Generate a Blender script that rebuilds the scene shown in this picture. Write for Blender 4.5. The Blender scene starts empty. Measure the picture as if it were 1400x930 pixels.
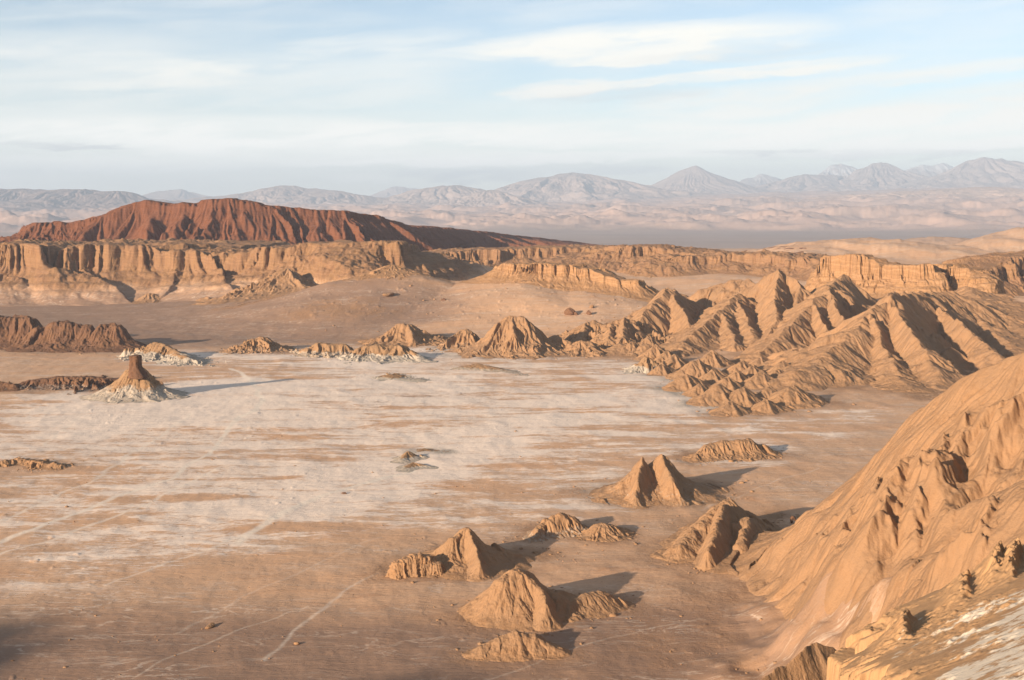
import bpy, math, random
import numpy as np
from mathutils import Vector

# ------------------------------------------------------------------ frame of the place
F, CX, HZ, CH = 1700.0, 700.0, 290.0, 100.0      # focal length (px of a 1400 px wide frame), centre, horizon, eye height (m)
SUN_EL, SUN_AZ = math.radians(12.5), math.radians(225.0)   # azimuth clockwise from +Y (sun behind the eye, to the left)
SX, SY = math.sin(SUN_AZ), math.cos(SUN_AZ)
QUALITY = 1.0
scene = bpy.context.scene
COL = scene.collection
f32 = np.float32

def P(px, py, d):
    """world point at survey bearing px, level py and range d"""
    return ((px - CX) / F * d, d, CH - (py - HZ) / F * d)

# ------------------------------------------------------------------ noise
_rng = np.random.RandomState(7)
_perm = _rng.permutation(256).astype(np.int32)
_perm2 = np.concatenate([_perm, _perm])
_ang = _rng.rand(256) * 2 * np.pi
_gx, _gy = np.cos(_ang).astype(f32), np.sin(_ang).astype(f32)

def perlin(x, y, seed=0):
    x = np.asarray(x, dtype=f32) + f32(seed * 17.31); y = np.asarray(y, dtype=f32) - f32(seed * 9.77)
    xf, yf = np.floor(x), np.floor(y)
    xi, yi = xf.astype(np.int32) & 255, yf.astype(np.int32) & 255
    x = x - xf; y = y - yf
    u = x * x * x * (x * (x * 6 - 15) + 10); v = y * y * y * (y * (y * 6 - 15) + 10)
    x1, y1 = (xi + 1) & 255, (yi + 1) & 255
    a, b = _perm[xi], _perm[x1]
    h00, h10, h01, h11 = _perm2[a + yi], _perm2[b + yi], _perm2[a + y1], _perm2[b + y1]
    n00 = _gx[h00] * x + _gy[h00] * y
    n10 = _gx[h10] * (x - 1) + _gy[h10] * y
    n01 = _gx[h01] * x + _gy[h01] * (y - 1)
    n11 = _gx[h11] * (x - 1) + _gy[h11] * (y - 1)
    nx0 = n00 + u * (n10 - n00); nx1 = n01 + u * (n11 - n01)
    return (nx0 + v * (nx1 - nx0)) * f32(1.5)

def fbm(x, y, octv=4, seed=0, gain=0.5):
    r = 0; a = 1.0; t = 0
    for i in range(octv):
        r = r + a * perlin(x, y, seed + i * 3); t += a
        x, y = x * 1.63 - y * 1.21, x * 1.21 + y * 1.63; a *= gain
    return r / t

def ridged(x, y, octv=3, seed=0, gain=0.5):
    r = 0; a = 1.0; t = 0
    for i in range(octv):
        r = r + a * (1 - 2 * np.abs(perlin(x, y, seed + i * 5))); t += a
        x, y = x * 1.63 - y * 1.21, x * 1.21 + y * 1.63; a *= gain
    return r / t

def sstep(a, b, x):
    t = np.clip((x - a) / (b - a), 0, 1); return t * t * (3 - 2 * t)

def smax(a, b, k):
    h = np.clip(0.5 + 0.5 * (a - b) / k, 0, 1)
    return b + (a - b) * h + k * h * (1 - h)

# ------------------------------------------------------------------ ridge lines
PROF = {
    'mound': [(0, 1), (.05, .965), (.12, .85), (.23, .61), (.36, .38), (.5, .22), (.65, .115), (.82, .04), (1, 0), (1.4, -.04)],
    'round': [(0, 1), (.08, .975), (.2, .85), (.35, .6), (.5, .36), (.65, .18), (.82, .06), (1, 0), (1.4, -.04)],
    'sand':  [(0, 1), (.1, .94), (.25, .78), (.5, .42), (.75, .14), (.9, .035), (1, 0), (1.4, 0)],
    'cliff': [(0, 1), (.06, .985), (.09, .9), (.15, .54), (.22, .45), (.42, .28), (.68, .11), (.88, .025), (1, 0), (1.4, -.05)],
    'bluff': [(0, 1), (.12, .96), (.22, .78), (.36, .42), (.5, .22), (.68, .09), (.85, .03), (1, 0), (1.4, -.04)],
    'mesa':  [(0, 1), (.04, .98), (.09, .84), (.2, .70), (.5, .34), (.8, .08), (1, 0), (1.4, -.03)],
    'plateau': [(0, 1), (.3, 1.0), (.7, .85), (1, 0), (1.4, -.05)],
    'volcano': [(0, 1), (.03, .97), (.25, .68), (.5, .40), (.75, .16), (.9, .05), (1, 0), (1.4, -.04)],
    'range': [(0, 1), (.1, .85), (.3, .56), (.6, .24), (.85, .06), (1, 0), (1.4, -.03)],
    'dome':  [(0, 1), (.12, .95), (.3, .78), (.5, .5), (.7, .25), (.9, .05), (1, 0), (1.4, -.03)],
    'pillar': [(0, 1), (.35, .97), (.55, .85), (.75, .45), (1, 0), (1.4, -.2)],
}
def prof(name, u):
    p = np.array(PROF[name], dtype=np.float64)
    return np.interp(u, p[:, 0], p[:, 1]).astype(f32)

def ridge_field(X, Y, nodes, base=0.0):
    """closest crest data for every point: crest level, relative distance u, side, foot point q, crest point c"""
    nodes = np.asarray(nodes, dtype=f32)
    if len(nodes) == 1:
        nodes = np.vstack([nodes, nodes + np.array([.05, .02, 0, 0, 0], dtype=f32)])
    best = np.full(X.shape, -1e9, dtype=f32)
    out = [np.zeros(X.shape, dtype=f32) for _ in range(7)]
    H = max(float(nodes[:, 2].max()), 3.0) * 1.5 + 3
    for a, b in zip(nodes[:-1], nodes[1:]):
        ex, ey = b[0] - a[0], b[1] - a[1]; L = math.hypot(ex, ey) + 1e-6
        t = np.clip(((X - a[0]) * ex + (Y - a[1]) * ey) / (L * L), 0, 1)
        cx, cy = a[0] + t * ex, a[1] + t * ey
        dx, dy = X - cx, Y - cy
        d = np.sqrt(dx * dx + dy * dy) + f32(1e-4)
        s = (ex * dy - ey * dx) / (L * d)
        k = (s + 1) * f32(.5)
        w = (a[4] + t * (b[4] - a[4])) * (1 - k) + (a[3] + t * (b[3] - a[3])) * k
        z = a[2] + t * (b[2] - a[2]); u = d / w
        sc = np.maximum(z - base, 1.0) * (1 - u)
        m = sc > best
        best = np.where(m, sc, best)
        for o, v in zip(out, (z, u, k, cx + dx / d * w, cy + dy / d * w, cx, cy)):
            o[m] = v[m]
    return out

def W(nodes):
    return [P(n[0], n[1], n[2]) + ((n[3], n[4]) if len(n) > 4 else (n[3], n[3])) for n in nodes]

# ------------------------------------------------------------------ the lie of the land
RAMP = W([(235, 414, 1420, 150, 190), (345, 406, 1340, 150, 210), (450, 400, 1270, 150, 230), (500, 386, 1240, 150, 250),
          (535, 371, 1235, 160, 270), (575, 379, 1235, 160, 270), (625, 385, 1220, 150, 270), (690, 382, 1200, 150, 260),
          (715, 382, 1190, 140, 250), (800, 394, 1170, 140, 230), (910, 416, 1130, 140, 200), (960, 432, 1080, 140, 200)])
BAD = W([(890, 432, 1090, 300, 200), (1000, 426, 1080, 300, 210), (1100, 419, 1060, 400, 230), (1250, 408, 1050, 400, 260),
         (1450, 406, 1000, 400, 260), (1700, 402, 950, 400, 260)])
SHOULDER = [(110, 110, 55, 56, 50), (100, 190, 50, 56, 46), (91, 250, 34, 52, 40), (88, 300, 12, 42, 32), (84, 340, 2, 26, 20)]
SHADE_RIDGE = [(-30, -12, 80, 120, 70), (-110, -8, 79, 130, 80), (-254, 18, 79, 140, 90), (-353, 56, 77, 150, 95), (-470, 80, 72, 160, 100), (-620, 60, 40, 160, 100)]  # unseen ridge left of the viewer, added to shadow the near floor
HILL1 = W([(1075, 356, 1850, 300, 260), (1130, 338, 1950, 300, 280), (1180, 328.5, 2000, 400, 330), (1215, 333, 1980, 400, 330),
           (1265, 348, 1950, 400, 300), (1340, 364, 1850, 300, 250)])
HILL2 = W([(1205, 336, 2600, 300, 350), (1245, 326, 2700, 400, 420), (1285, 322, 2700, 400, 420), (1335, 327, 2650, 400, 400), (1375, 345, 2500, 300, 300)])
HILL3 = W([(1350, 340, 2150, 200, 200), (1385, 326, 2200, 300, 260), (1430, 312, 2250, 300, 300), (1550, 305, 2300, 400, 300)])

def join(a, b):
    return np.cbrt(np.maximum(a, 0) ** 3 + np.maximum(b, 0) ** 3)

def ridge_sum(x, y, nodes, pf):
    nd = np.array(nodes); w = nd[:, 3:5].max()
    r = np.zeros(x.shape, dtype=f32)
    m = (x > nd[:, 0].min() - w) & (x < nd[:, 0].max() + w) & (y > nd[:, 1].min() - w) & (y < nd[:, 1].max() + w)
    if m.any():
        xm, ym = x[m], y[m]; v = np.zeros(xm.shape, dtype=f32)
        for k in range(len(nodes) - 1):
            z, u = ridge_field(xm, ym, nodes[k:k + 2])[:2]
            v = np.maximum(v, np.maximum(z, 0) * np.maximum(prof(pf, u), 0))
        r[m] = v
    return r

def G(x, y):
    x = np.asarray(x, dtype=f32); y = np.asarray(y, dtype=f32)
    r = np.sqrt(x * x + y * y)
    z = 0.9 * fbm(x / 150, y / 150, 2, 3) * sstep(150, 420, r)
    mid = (r < 4200)
    if mid.any():
        xm, ym = x[mid], y[mid]
        if ym.max() > 560:
            wx = xm + 25 * fbm(xm / 130, ym / 130, 3, 11); wy = ym + 25 * fbm(xm / 130, ym / 130, 3, 23)
        else: wx, wy = xm, ym
        a = ridge_sum(wx, wy, RAMP, 'sand')
        a = join(a, ridge_sum(wx, wy, BAD, 'sand'))
        back = np.zeros_like(a) if ym.max() < 1200 else 24 * sstep(1250, 1650, ym + 0.2 * xm) * sstep(-260, 60, xm) + 38 * sstep(1480, 1650, ym) * sstep(-60, -240, xm)
        if ym.max() > 1240: back = back + 5 * fbm(xm / 90, ym / 90, 4, 31) * sstep(1250, 1500, ym)
        a = join(a, back)
        for hl in (HILL1, HILL2, HILL3) if ym.max() > 1450 else ():
            hh = ridge_sum(wx, wy, hl, 'dome')
            hh = hh + (5 * fbm(xm / 60, ym / 60, 4, 47) + 6 * ridged(xm / 110, ym / 110, 4, 53)) * sstep(2, 25, hh)
            a = join(a, hh)
        if ym.min() < 420: a = join(a, ridge_sum(xm + 26 * fbm(xm / 45, ym / 45, 4, 13), ym + 26 * fbm(xm / 45, ym / 45, 4, 14), SHOULDER, 'sand'))
        if ym.min() < 260: a = join(a, ridge_sum(xm + 12 * fbm(xm / 50, ym / 50, 3, 15), ym + 12 * fbm(xm / 50, ym / 50, 3, 17), SHADE_RIDGE, 'mound') * (1 + .05 * fbm(xm / 45, ym / 45, 4, 19)))
        # the knoll the viewer stands on
        rm = np.sqrt((xm - 4) ** 2 + (ym + 6) ** 2)
        ang = np.arctan2(xm, ym)
        kn = 98.2 - rm * (0.53 + 0.05 * np.sin(ang * 5) + 0.04 * fbm(ang * 4, rm / 60, 2, 5))
        kn = np.where(ym > -40, kn, kn - 0.0)
        a = np.maximum(a, np.maximum(kn, 0) ** 1.0)
        z[mid] += a * (1 - sstep(2600, 4200, r[mid]))
    far = sstep(2400, 4600, r)
    zf = -50 * far
    if r.max() < 2400: return z
    ap = np.clip((r - 8600) / 14000, 0, 1.05)
    bear = x / np.maximum(r, 1)
    zf = zf + (ap ** 1.15) * (290 + 230 * sstep(-.08, .36, bear)) * sstep(8200, 9800, r + 900 * bear)
    hm = far * sstep(8600, 10500, r + 1200 * fbm(x / 5000, y / 5000, 2, 8))
    fm = hm > 0
    if fm.any():
        xx, yy = x[fm], y[fm]
        hum = np.maximum(fbm(xx / 620, yy / 620, 5, 61) + .02, 0) * 120 + np.maximum(ridged(xx / 1700, yy / 1700, 4, 71) - .3, 0) * 120
        tmp = np.zeros_like(zf); tmp[fm] = hum
        zf = zf + tmp * hm * (1 - .55 * sstep(15000, 24000, r))
    return z + zf

# ------------------------------------------------------------------ ground cover masks (salt crust, dark sand and painted near shadow, worn tracks)
def chart(x, y):
    y = np.maximum(y, 30)
    return CX + F * x / y, HZ + F * CH / y       # bearing / level of the bare valley floor at that spot

SALT = [(170, 650, 280, 75, .58), (40, 590, 150, 34, .5), (120, 590, 90, 12, .4), (60, 700, 160, 20, .4), (560, 640, 110, 20, 1.0), (470, 665, 80, 14, .9), (330, 560, 240, 36, .6), (300, 530, 130, 12, 1.1), (640, 560, 300, 60, .5),
        (940, 545, 60, 26, .95), (575, 522, 80, 12, 1.2), (870, 512, 70, 18, .7), (520, 497, 80, 12, .8), (700, 500, 70, 12, .6), (180, 560, 140, 16, .8),
        (700, 615, 250, 55, .5), (200, 545, 140, 14, .7), (420, 680, 200, 40, .6), (720, 700, 200, 50, .32), (380, 490, 170, 14, .6),
        (1090, 590, 130, 22, .55), (640, 480, 90, 10, .7), (235, 487, 60, 10, .7), (850, 680, 60, 25, .6), (230, 745, 230, 40, .5), (990, 632, 70, 9, .7), (690, 590, 120, 10, .7), (760, 545, 100, 8, .7)]
DARK = [(110, 440, 340, 40, 1.1), (400, 450, 220, 22, .75), (560, 440, 160, 16, .4), (500, 970, 800, 130, 1.0), (150, 960, 480, 140, .6), (980, 880, 200, 70, .55), (640, 545, 180, 10, .5),  # dark sand far left; the nearest blots are a soft shadow put into the colour
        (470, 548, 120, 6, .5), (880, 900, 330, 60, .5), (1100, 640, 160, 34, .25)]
TRACKS = [([(150, 800), (230, 770), (330, 735)], .9, .5), ([(360, 900), (430, 840), (520, 780), (560, 760)], .9, .45), ([(560, 600), (640, 575), (760, 552), (860, 535)], 1.6, .5), ([(420, 610), (520, 580), (640, 548)], 1.5, .45), ([(960, 700), (1040, 668), (1120, 640)], .9, .4), ([(650, 930), (800, 880), (930, 850)], .7, .4), ([(180, 930), (300, 870), (420, 830)], .7, .4), ([(0, 742), (110, 700), (230, 655), (285, 622), (310, 590), (318, 578)], 1.6, .75), ([(-20, 765), (60, 742), (200, 690), (260, 660), (300, 640)], 1.3, .6),
          ([(0, 712), (60, 688), (130, 655), (180, 620), (235, 585), (260, 565)], 1.5, .55), ([(318, 578), (345, 562), (358, 548), (350, 528), (332, 512), (315, 505)], 2.0, .9),
          ([(330, 742), (390, 700), (440, 680), (520, 655), (560, 645)], 2.2, .8), ([(260, 760), (330, 735), (420, 690)], 1.2, .5),
          ([(60, 610), (90, 585), (110, 570)], 1.8, .5), ([(240, 868), (340, 815), (420, 780), (520, 735)], 1.0, .35)]

def cover(x, y):
    px, py = chart(x, y)
    salt = np.zeros(x.shape, dtype=f32); dark = np.zeros(x.shape, dtype=f32); trk = np.zeros(x.shape, dtype=f32)
    if y.min() > 1900 or y.max() < 200: return salt, dark, trk
    on = (y > 200) & (y < 1900)
    wx = 30 * fbm(x / 40, y / 60, 3, 91); wy = 9 * fbm(x / 40, y / 60, 3, 97)
    qx, qy = px + wx, py + wy
    for cx, cy, rx, ry, a in SALT:
        tl = .20 if cy > 580 and rx > 100 else .03
        salt += a * np.exp(-(((qx - cx) / rx) ** 2 + ((qy - cy + tl * (qx - cx)) / ry) ** 2))
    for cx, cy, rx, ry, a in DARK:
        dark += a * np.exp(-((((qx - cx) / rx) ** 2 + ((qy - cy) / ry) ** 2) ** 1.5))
    tx, ty = x + 3 * fbm(x / 25, y / 25, 3, 5), y + 4 * fbm(x / 25, y / 25, 3, 6)
    for pts, w, a in TRACKS if (y.max() > 330 and y.min() < 800 and x.min() < 0) else ():
        pw = [((p[0] - CX) / F * (F * CH / (p[1] - HZ)), F * CH / (p[1] - HZ)) for p in pts]
        dmin = np.full(x.shape, 1e6, dtype=f32)
        for (ax, ay), (bx, by) in zip(pw[:-1], pw[1:]):
            ex, ey = bx - ax, by - ay
            t = np.clip(((tx - ax) * ex + (ty - ay) * ey) / (ex * ex + ey * ey), 0, 1)
            dmin = np.minimum(dmin, np.hypot(tx - ax - t * ex, ty - ay - t * ey))
        trk = np.maximum(trk, a * np.exp(-(dmin / w) ** 2))
    salt *= on; trk *= on
    dark *= on
    return np.clip(salt, 0, 1.2), np.clip(dark, 0, 1), trk

# ------------------------------------------------------------------ running water: droplets carve the slopes
def blur(a):
    p = np.pad(a, 1, mode='edge')
    return (p[1:-1, 1:-1] * 4 + (p[:-2, 1:-1] + p[2:, 1:-1] + p[1:-1, :-2] + p[1:-1, 2:]) * 2 + p[:-2, :-2] + p[2:, :-2] + p[:-2, 2:] + p[2:, 2:]) / 16

def erode(h, cell, batches, nd, steps, seed, k=1.0, weight=None):
    rng = np.random.RandomState(seed)
    ny, nx = h.shape; hh = (h / cell).astype(np.float64); N = ny * nx
    cand = np.flatnonzero((weight if weight is not None else np.ones_like(h)).ravel() > 0.02)
    if len(cand) < 50: return h
    for b in range(batches):
        idx = cand[rng.randint(0, len(cand), nd)]
        x = (idx % nx) + rng.rand(nd); y = (idx // nx) + rng.rand(nd)
        dx = np.zeros(nd); dy = np.zeros(nd); v = np.ones(nd); wat = np.ones(nd); sed = np.zeros(nd)
        delta = np.zeros(N); flat = hh.ravel()
        for s in range(steps):
            x = np.clip(x, 1, nx - 3); y = np.clip(y, 1, ny - 3)
            xi = x.astype(np.int64); yi = y.astype(np.int64); fx = x - xi; fy = y - yi; i = yi * nx + xi
            h00, h10, h01, h11 = flat[i], flat[i + 1], flat[i + nx], flat[i + nx + 1]
            gx = (h10 - h00) * (1 - fy) + (h11 - h01) * fy; gy = (h01 - h00) * (1 - fx) + (h11 - h10) * fx
            ho = h00 * (1 - fx) * (1 - fy) + h10 * fx * (1 - fy) + h01 * (1 - fx) * fy + h11 * fx * fy
            dx = dx * .25 - gx * .75; dy = dy * .25 - gy * .75
            l = np.hypot(dx, dy) + 1e-9; dx /= l; dy /= l
            x2 = np.clip(x + dx, 1, nx - 3); y2 = np.clip(y + dy, 1, ny - 3)
            xj = x2.astype(np.int64); yj = y2.astype(np.int64); gx2 = x2 - xj; gy2 = y2 - yj; j = yj * nx + xj
            hn = flat[j] * (1 - gx2) * (1 - gy2) + flat[j + 1] * gx2 * (1 - gy2) + flat[j + nx] * (1 - gx2) * gy2 + flat[j + nx + 1] * gx2 * gy2
            dh = hn - ho
            cap = np.maximum(-dh, .01) * v * wat * 3.0
            dep = np.where(dh > 0, np.minimum(dh, sed), np.where(sed > cap, (sed - cap) * .3, -np.minimum((cap - sed) * .35 * k, np.maximum(-dh, 0) * .6)))
            dep = dep / np.bincount(i, None, N)[i]
            sed = sed - dep
            idxs = np.concatenate([i, i + 1, i + nx, i + nx + 1])
            ws = np.concatenate([dep * (1 - fx) * (1 - fy), dep * fx * (1 - fy), dep * (1 - fx) * fy, dep * fx * fy])
            dl = np.bincount(idxs, ws, N)
            delta += dl; flat = flat + dl
            v = np.sqrt(np.clip(v * v - dh * .6, .05, 9)); wat *= .975
            x, y = x2, y2
        hh = hh + np.clip(blur(delta.reshape(ny, nx)), -1.2, .6)
    return (hh * cell).astype(f32)

# ------------------------------------------------------------------ meshes
def props(o, label=None, cat=None, group=None, kind=None):
    if label: o['label'] = label
    if cat: o['category'] = cat
    if group: o['group'] = group
    if kind: o['kind'] = kind

def grid_mesh(name, X, Y, Z, keep, attrs, mat, smooth=True):
    """one mesh from the cells of a grid marked in keep"""
    ny, nx = X.shape
    idx = np.arange(ny * nx, dtype=np.int32).reshape(ny, nx)
    q = np.stack([idx[:-1, :-1], idx[:-1, 1:], idx[1:, 1:], idx[1:, :-1]], -1)[keep]
    used = np.unique(q); remap = np.zeros(ny * nx, dtype=np.int32); remap[used] = np.arange(len(used), dtype=np.int32)
    q = remap[q]
    co = np.stack([X.ravel()[used], Y.ravel()[used], Z.ravel()[used]], -1).astype(f32)
    me = bpy.data.meshes.new(name)
    me.vertices.add(len(co)); me.vertices.foreach_set('co', co.ravel())
    n = len(q)
    me.loops.add(n * 4); me.polygons.add(n)
    me.loops.foreach_set('vertex_index', q.ravel())
    me.polygons.foreach_set('loop_start', np.arange(0, n * 4, 4, dtype=np.int32))
    me.polygons.foreach_set('use_smooth', np.full(n, smooth, dtype=bool))
    for k, v in attrs.items():
        a = me.attributes.new(k, 'FLOAT', 'POINT'); a.data.foreach_set('value', v.ravel()[used].astype(f32))
    me.update(calc_edges=True)
    me.materials.append(mat)
    return me

def link(name, me, parent=None, loc=(0, 0, 0)):
    o = bpy.data.objects.new(name, me); COL.objects.link(o); o.location = loc
    if parent is not None: o.parent = parent
    return o

_seed = [100]
def form_job(name, label, cat, ridges, pf='mound', pb=None, gl=(.5, .28, .17, .18), rough=.06, crest=.05, ero=.6, res=None, mat=None, salt=0.0,
         split=None, group=None, kind=None, sink=.35, ledge=0.0, wt=0.0, wind=.25, base0=None, seed=None, rockfall=(-.22, .02), push=0.0, flute=0.0, wide=None, lines=None, grain=None, crust=0.0, qw=.75, plane=None):
    """a landform on its own fine grid: crest lines, profiles, gullies cut by noise and by droplets"""
    sd = seed
    rid = [W(r) for r in ridges]
    wk = wide if wide else (1.3 if pf in ('mound', 'round', 'bluff') else 1.0)
    rid = [[(a, b, c, d * wk, e * wk) for a, b, c, d, e in r] for r in rid]
    allp = np.array([n for r in rid for n in r])
    wm = allp[:, 3:5].max(); x0, x1 = (allp[:, 0] - allp[:, 3:5].max(1)).min() - wm * .35, (allp[:, 0] + allp[:, 3:5].max(1)).max() + wm * .35
    y0, y1 = (allp[:, 1] - allp[:, 3:5].max(1)).min() - wm * .35, (allp[:, 1] + allp[:, 3:5].max(1)).max() + wm * .35
    dist = float(np.median(allp[:, 1]))
    cell = res if res else max(.07, dist / F * .72) / QUALITY
    nx, ny = int((x1 - x0) / cell) + 4, int((y1 - y0) / cell) + 4
    if nx * ny > 1.6e6:
        s = math.sqrt(nx * ny / 1.6e6); cell *= s; nx, ny = int(nx / s), int(ny / s)
    X, Y = np.meshgrid((x0 + np.arange(nx) * cell).astype(f32), (y0 + np.arange(ny) * cell).astype(f32))
    g0 = G(X, Y)
    hrel = np.full(X.shape, -3.0, dtype=f32); frac = np.zeros(X.shape, dtype=f32)
    Hmax = 0.1
    for k, nodes in enumerate(rid):
        nodes = np.array(nodes)
        wav = float(nodes[:, 3:5].mean()); s = sd + k * 31
        wx = X + wind * .5 * wav * fbm(X / (wav * .7), Y / (wav * .7), 3, s + 1) * .6
        wy = Y + wind * .5 * wav * fbm(X / (wav * .7), Y / (wav * .7), 3, s + 2) * .6
        z, u, sside, qx, qy, cx, cy = ridge_field(wx, wy, nodes, float(np.mean(G(nodes[:, 0], nodes[:, 1]))))
        H = np.maximum(z - g0, 0.05)
        if crest: H = H * (1 + crest * 2.2 * fbm(cx / (wav * .45), cy / (wav * .45), 4, s + 3, .6))
        if wt: u = np.maximum(u - wt, 0) / (1 - wt)
        l1, a1, l2, a2 = gl
        l1 *= wav; l2 *= wav
        qx = qx + qw * l1 * fbm(X / l1, Y / l1, 3, s + 4); qy = qy + qw * l1 * fbm(X / l1, Y / l1, 3, s + 5)
        nxd = (wx - cx) / (np.hypot(wx - cx, wy - cy) + f32(1e-3))
        am = (.25 + .75 * sstep(-.25, .6, nxd * f32(flute))) if flute else 1.0
        am = am * (.35 + .95 * sstep(-.25, .3, fbm(qx / (wav * 1.3), qy / (wav * 1.3), 2, s + 16)))
        n = a1 * (np.abs(perlin(qx / l1, qy / l1, s + 6)) * 2 - .45) + am * (a2 * (np.abs(perlin(qx / l2, qy / l2, s + 7)) * 2 - .45)
            + .4 * a2 * (np.abs(perlin(qx / l2 * 2.7, qy / l2 * 2.7, s + 8)) * 2 - .45))
        if wt: ue = u - n * sstep(0, .03, u) * .42 * (1 - .6 * sstep(.25, .6, u))
        else: ue = u * (1 - n)
        ue = np.maximum(ue, 0)
        g = prof(pf, ue)
        if pb: g = g * (1 - sside) + prof(pb, ue) * sside
        hr = H * g
        Hmax = max(Hmax, float(H.max()))
        m = hr > hrel
        frac = np.where(m, g, frac); hrel = np.where(m, hr, hrel)
    if plane:      # the weathered face cuts the block obliquely
        px_, py_, pz_, gx_, gy_ = plane
        hrel = np.minimum(hrel, pz_ + gx_ * (X - px_) + gy_ * (Y - py_) - g0)
    tap = sstep(0.02, .25, frac)
    if rough:
        hrel = hrel + rough * Hmax * tap * (fbm(X / (Hmax * .5 + 1), Y / (Hmax * .5 + 1), 5, sd + 9, .55))
    if ledge:
        per = Hmax * .13; ph = hrel / per + .8 * fbm(X / (Hmax * 2), Y / (Hmax * 2), 3, sd + 10)
        hrel = hrel + ledge * per * tap * np.sin(2 * np.pi * ph) / (2 * np.pi)
    h = g0 + hrel
    if grain:
        lam, am = grain
        h = h + am * tap * sstep(-.35, .35, fbm(X / (lam * 14), Y / (lam * 14), 3, sd + 47)) * 1.5 * (.2 + .8 * sstep(.28, .5, frac) if pf == 'cliff' else 1.0) * (fbm(X / lam, Y / lam, 4, sd + 40, .6) + 1.6 * np.maximum(fbm(X / (lam * 2.6), Y / (lam * 2.6), 4, sd + 44, .6) - .08, 0))
    for pts, lw, amp in (lines or ()):
        xy = [trace(h, x0, y0, cell, a, b, dist) for a, b in pts]
        xy = [p for p in xy if p]
        if len(xy) < 2: continue
        wxl = X + .5 * lw * fbm(X / (lw * 1.2), Y / (lw * 1.2), 3, sd + 50); wyl = Y + .5 * lw * fbm(X / (lw * 1.2), Y / (lw * 1.2), 3, sd + 51)
        best = np.zeros_like(h); lens = [0]
        for a, b in zip(xy[:-1], xy[1:]): lens.append(lens[-1] + math.hypot(b[0] - a[0], b[1] - a[1]))
        for k, (a, b) in enumerate(zip(xy[:-1], xy[1:])):
            ex, ey = b[0] - a[0], b[1] - a[1]; L = math.hypot(ex, ey) + 1e-6
            t = np.clip(((wxl - a[0]) * ex + (wyl - a[1]) * ey) / (L * L), 0, 1)
            dx, dy = wxl - a[0] - t * ex, wyl - a[1] - t * ey
            sg = (ex * dy - ey * dx) > 0
            dd = np.hypot(dx, dy) / np.where(sg, lw * .34, lw * 1.7) if amp > 0 else np.hypot(dx, dy) / lw
            tt = (lens[k] + t * L) / lens[-1]
            v = np.maximum(1 - dd, 0) ** 1.2 * sstep(-.02, .18, tt) * sstep(1.02, .6, tt)
            best = np.maximum(best, v)
        h = h + amp * best * (1 + .5 * fbm(X / (lw * .6), Y / (lw * .6), 3, sd + 52))
    if ero:
        hb = h
        nd = int(min(max(nx * ny / 14, 1500), 45000))
        h = erode(h, cell, max(1, int(round(5 * ero))), nd, 42, sd, ero if ero < 1 else 1.0, weight=(frac > .06))
        h = h * .75 + blur(h) * .25
        h = hb + (h - hb) * sstep(.0, .05, frac)
    hrel = h - g0
    eps = sink * min(1.0, Hmax / 6)
    h = h - eps * (1 - sstep(0.0, .10, frac))
    cellmin = np.maximum.reduce([frac[:-1, :-1], frac[1:, :-1], frac[:-1, 1:], frac[1:, 1:]])
    hm = np.maximum.reduce([hrel[:-1, :-1], hrel[1:, :-1], hrel[:-1, 1:], hrel[1:, 1:]])
    keep = (cellmin > -.035) & (hm > -1.2 * eps - .02 * Hmax)
    keep = main_patch(keep)
    sa, da, tr = cover(X, Y)
    rel = hrel / Hmax + .10 * fbm(X / (Hmax * .8 + .5), Y / (Hmax * .8 + .5), 4, sd + 12)
    rock = sstep(rockfall[0], rockfall[1], rel)
    sm = 0
    if salt:
        sm = salt * (1 - sstep(.25, .55, rel + .18 * fbm(X / (Hmax * .5 + .5), Y / (Hmax * .5 + .5), 4, sd + 14)))
    if crust: sm = np.maximum(sm, crust * (.6 + 1.3 * fbm(X / 2.6, Y / 2.6, 5, sd + 60, .66)) * sstep(104, 66, Y + 46 * fbm(X / 9, Y / 9, 5, sd + 61, .6) - .6 * (X - 30)) * sstep(.5, .8, frac))
    attrs = dict(salt=np.clip(np.maximum(sa * (1 - rock), sm), 0, 1.3), dark=da * (1 - rock * .8), track=tr * (1 - rock), rock=rock)
    Xo, Yo = X, Y
    if push:       # weathered faces: ledges and hollows pushed in and out of steep walls
        gy, gx = np.gradient(h, cell); sl = np.sqrt(gx * gx + gy * gy) + 1e-6
        amt = push * sstep(.9, 2.2, sl) * (fbm(X / (push * 6) + h / (push * 3), Y / (push * 6) - h / (push * 2), 3, sd + 15) * 1.6)
        Xo, Yo = X - gx / sl * amt, Y - gy / sl * amt
    mt = mat
    base = (float(allp[:, 0].mean()), float(allp[:, 1].mean()))
    bz = float(G(np.array([base[0]]), np.array([base[1]]))[0])
    loc = (base[0], base[1], bz)
    Xo, Yo, h = Xo - loc[0], Yo - loc[1], h - bz
    return dict(loc=loc, X=Xo, Y=Yo, Z=h, keep=keep, rel=rel, attrs=attrs, name=name, label=label, cat=cat, group=group, kind=kind, split=split, mat=mt)

def form_build(r):
    name, loc, keep, rel, split = r['name'], r['loc'], r['keep'], r['rel'], r['split']
    Xo, Yo, h, attrs, mt = r['X'], r['Y'], r['Z'], r['attrs'], r['mat'] or MATS['tan']
    if split:
        root = bpy.data.objects.new(name, None); COL.objects.link(root); root.location = loc
        cellrel = (rel[:-1, :-1] + rel[1:, :-1] + rel[:-1, 1:] + rel[1:, 1:]) / 4
        top = keep & (cellrel >= split[2]); low = keep & ~(cellrel >= split[2])
        for pn, kk in ((split[0], top), (split[1], low)):
            if kk.any(): link(pn, grid_mesh(pn, Xo, Yo, h, kk, attrs, mt), root)
    else:
        root = link(name, grid_mesh(name, Xo, Yo, h, keep, attrs, mt), None, loc)
    props(root, r['label'], r['cat'], r['group'], r['kind'])
    return root

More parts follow.
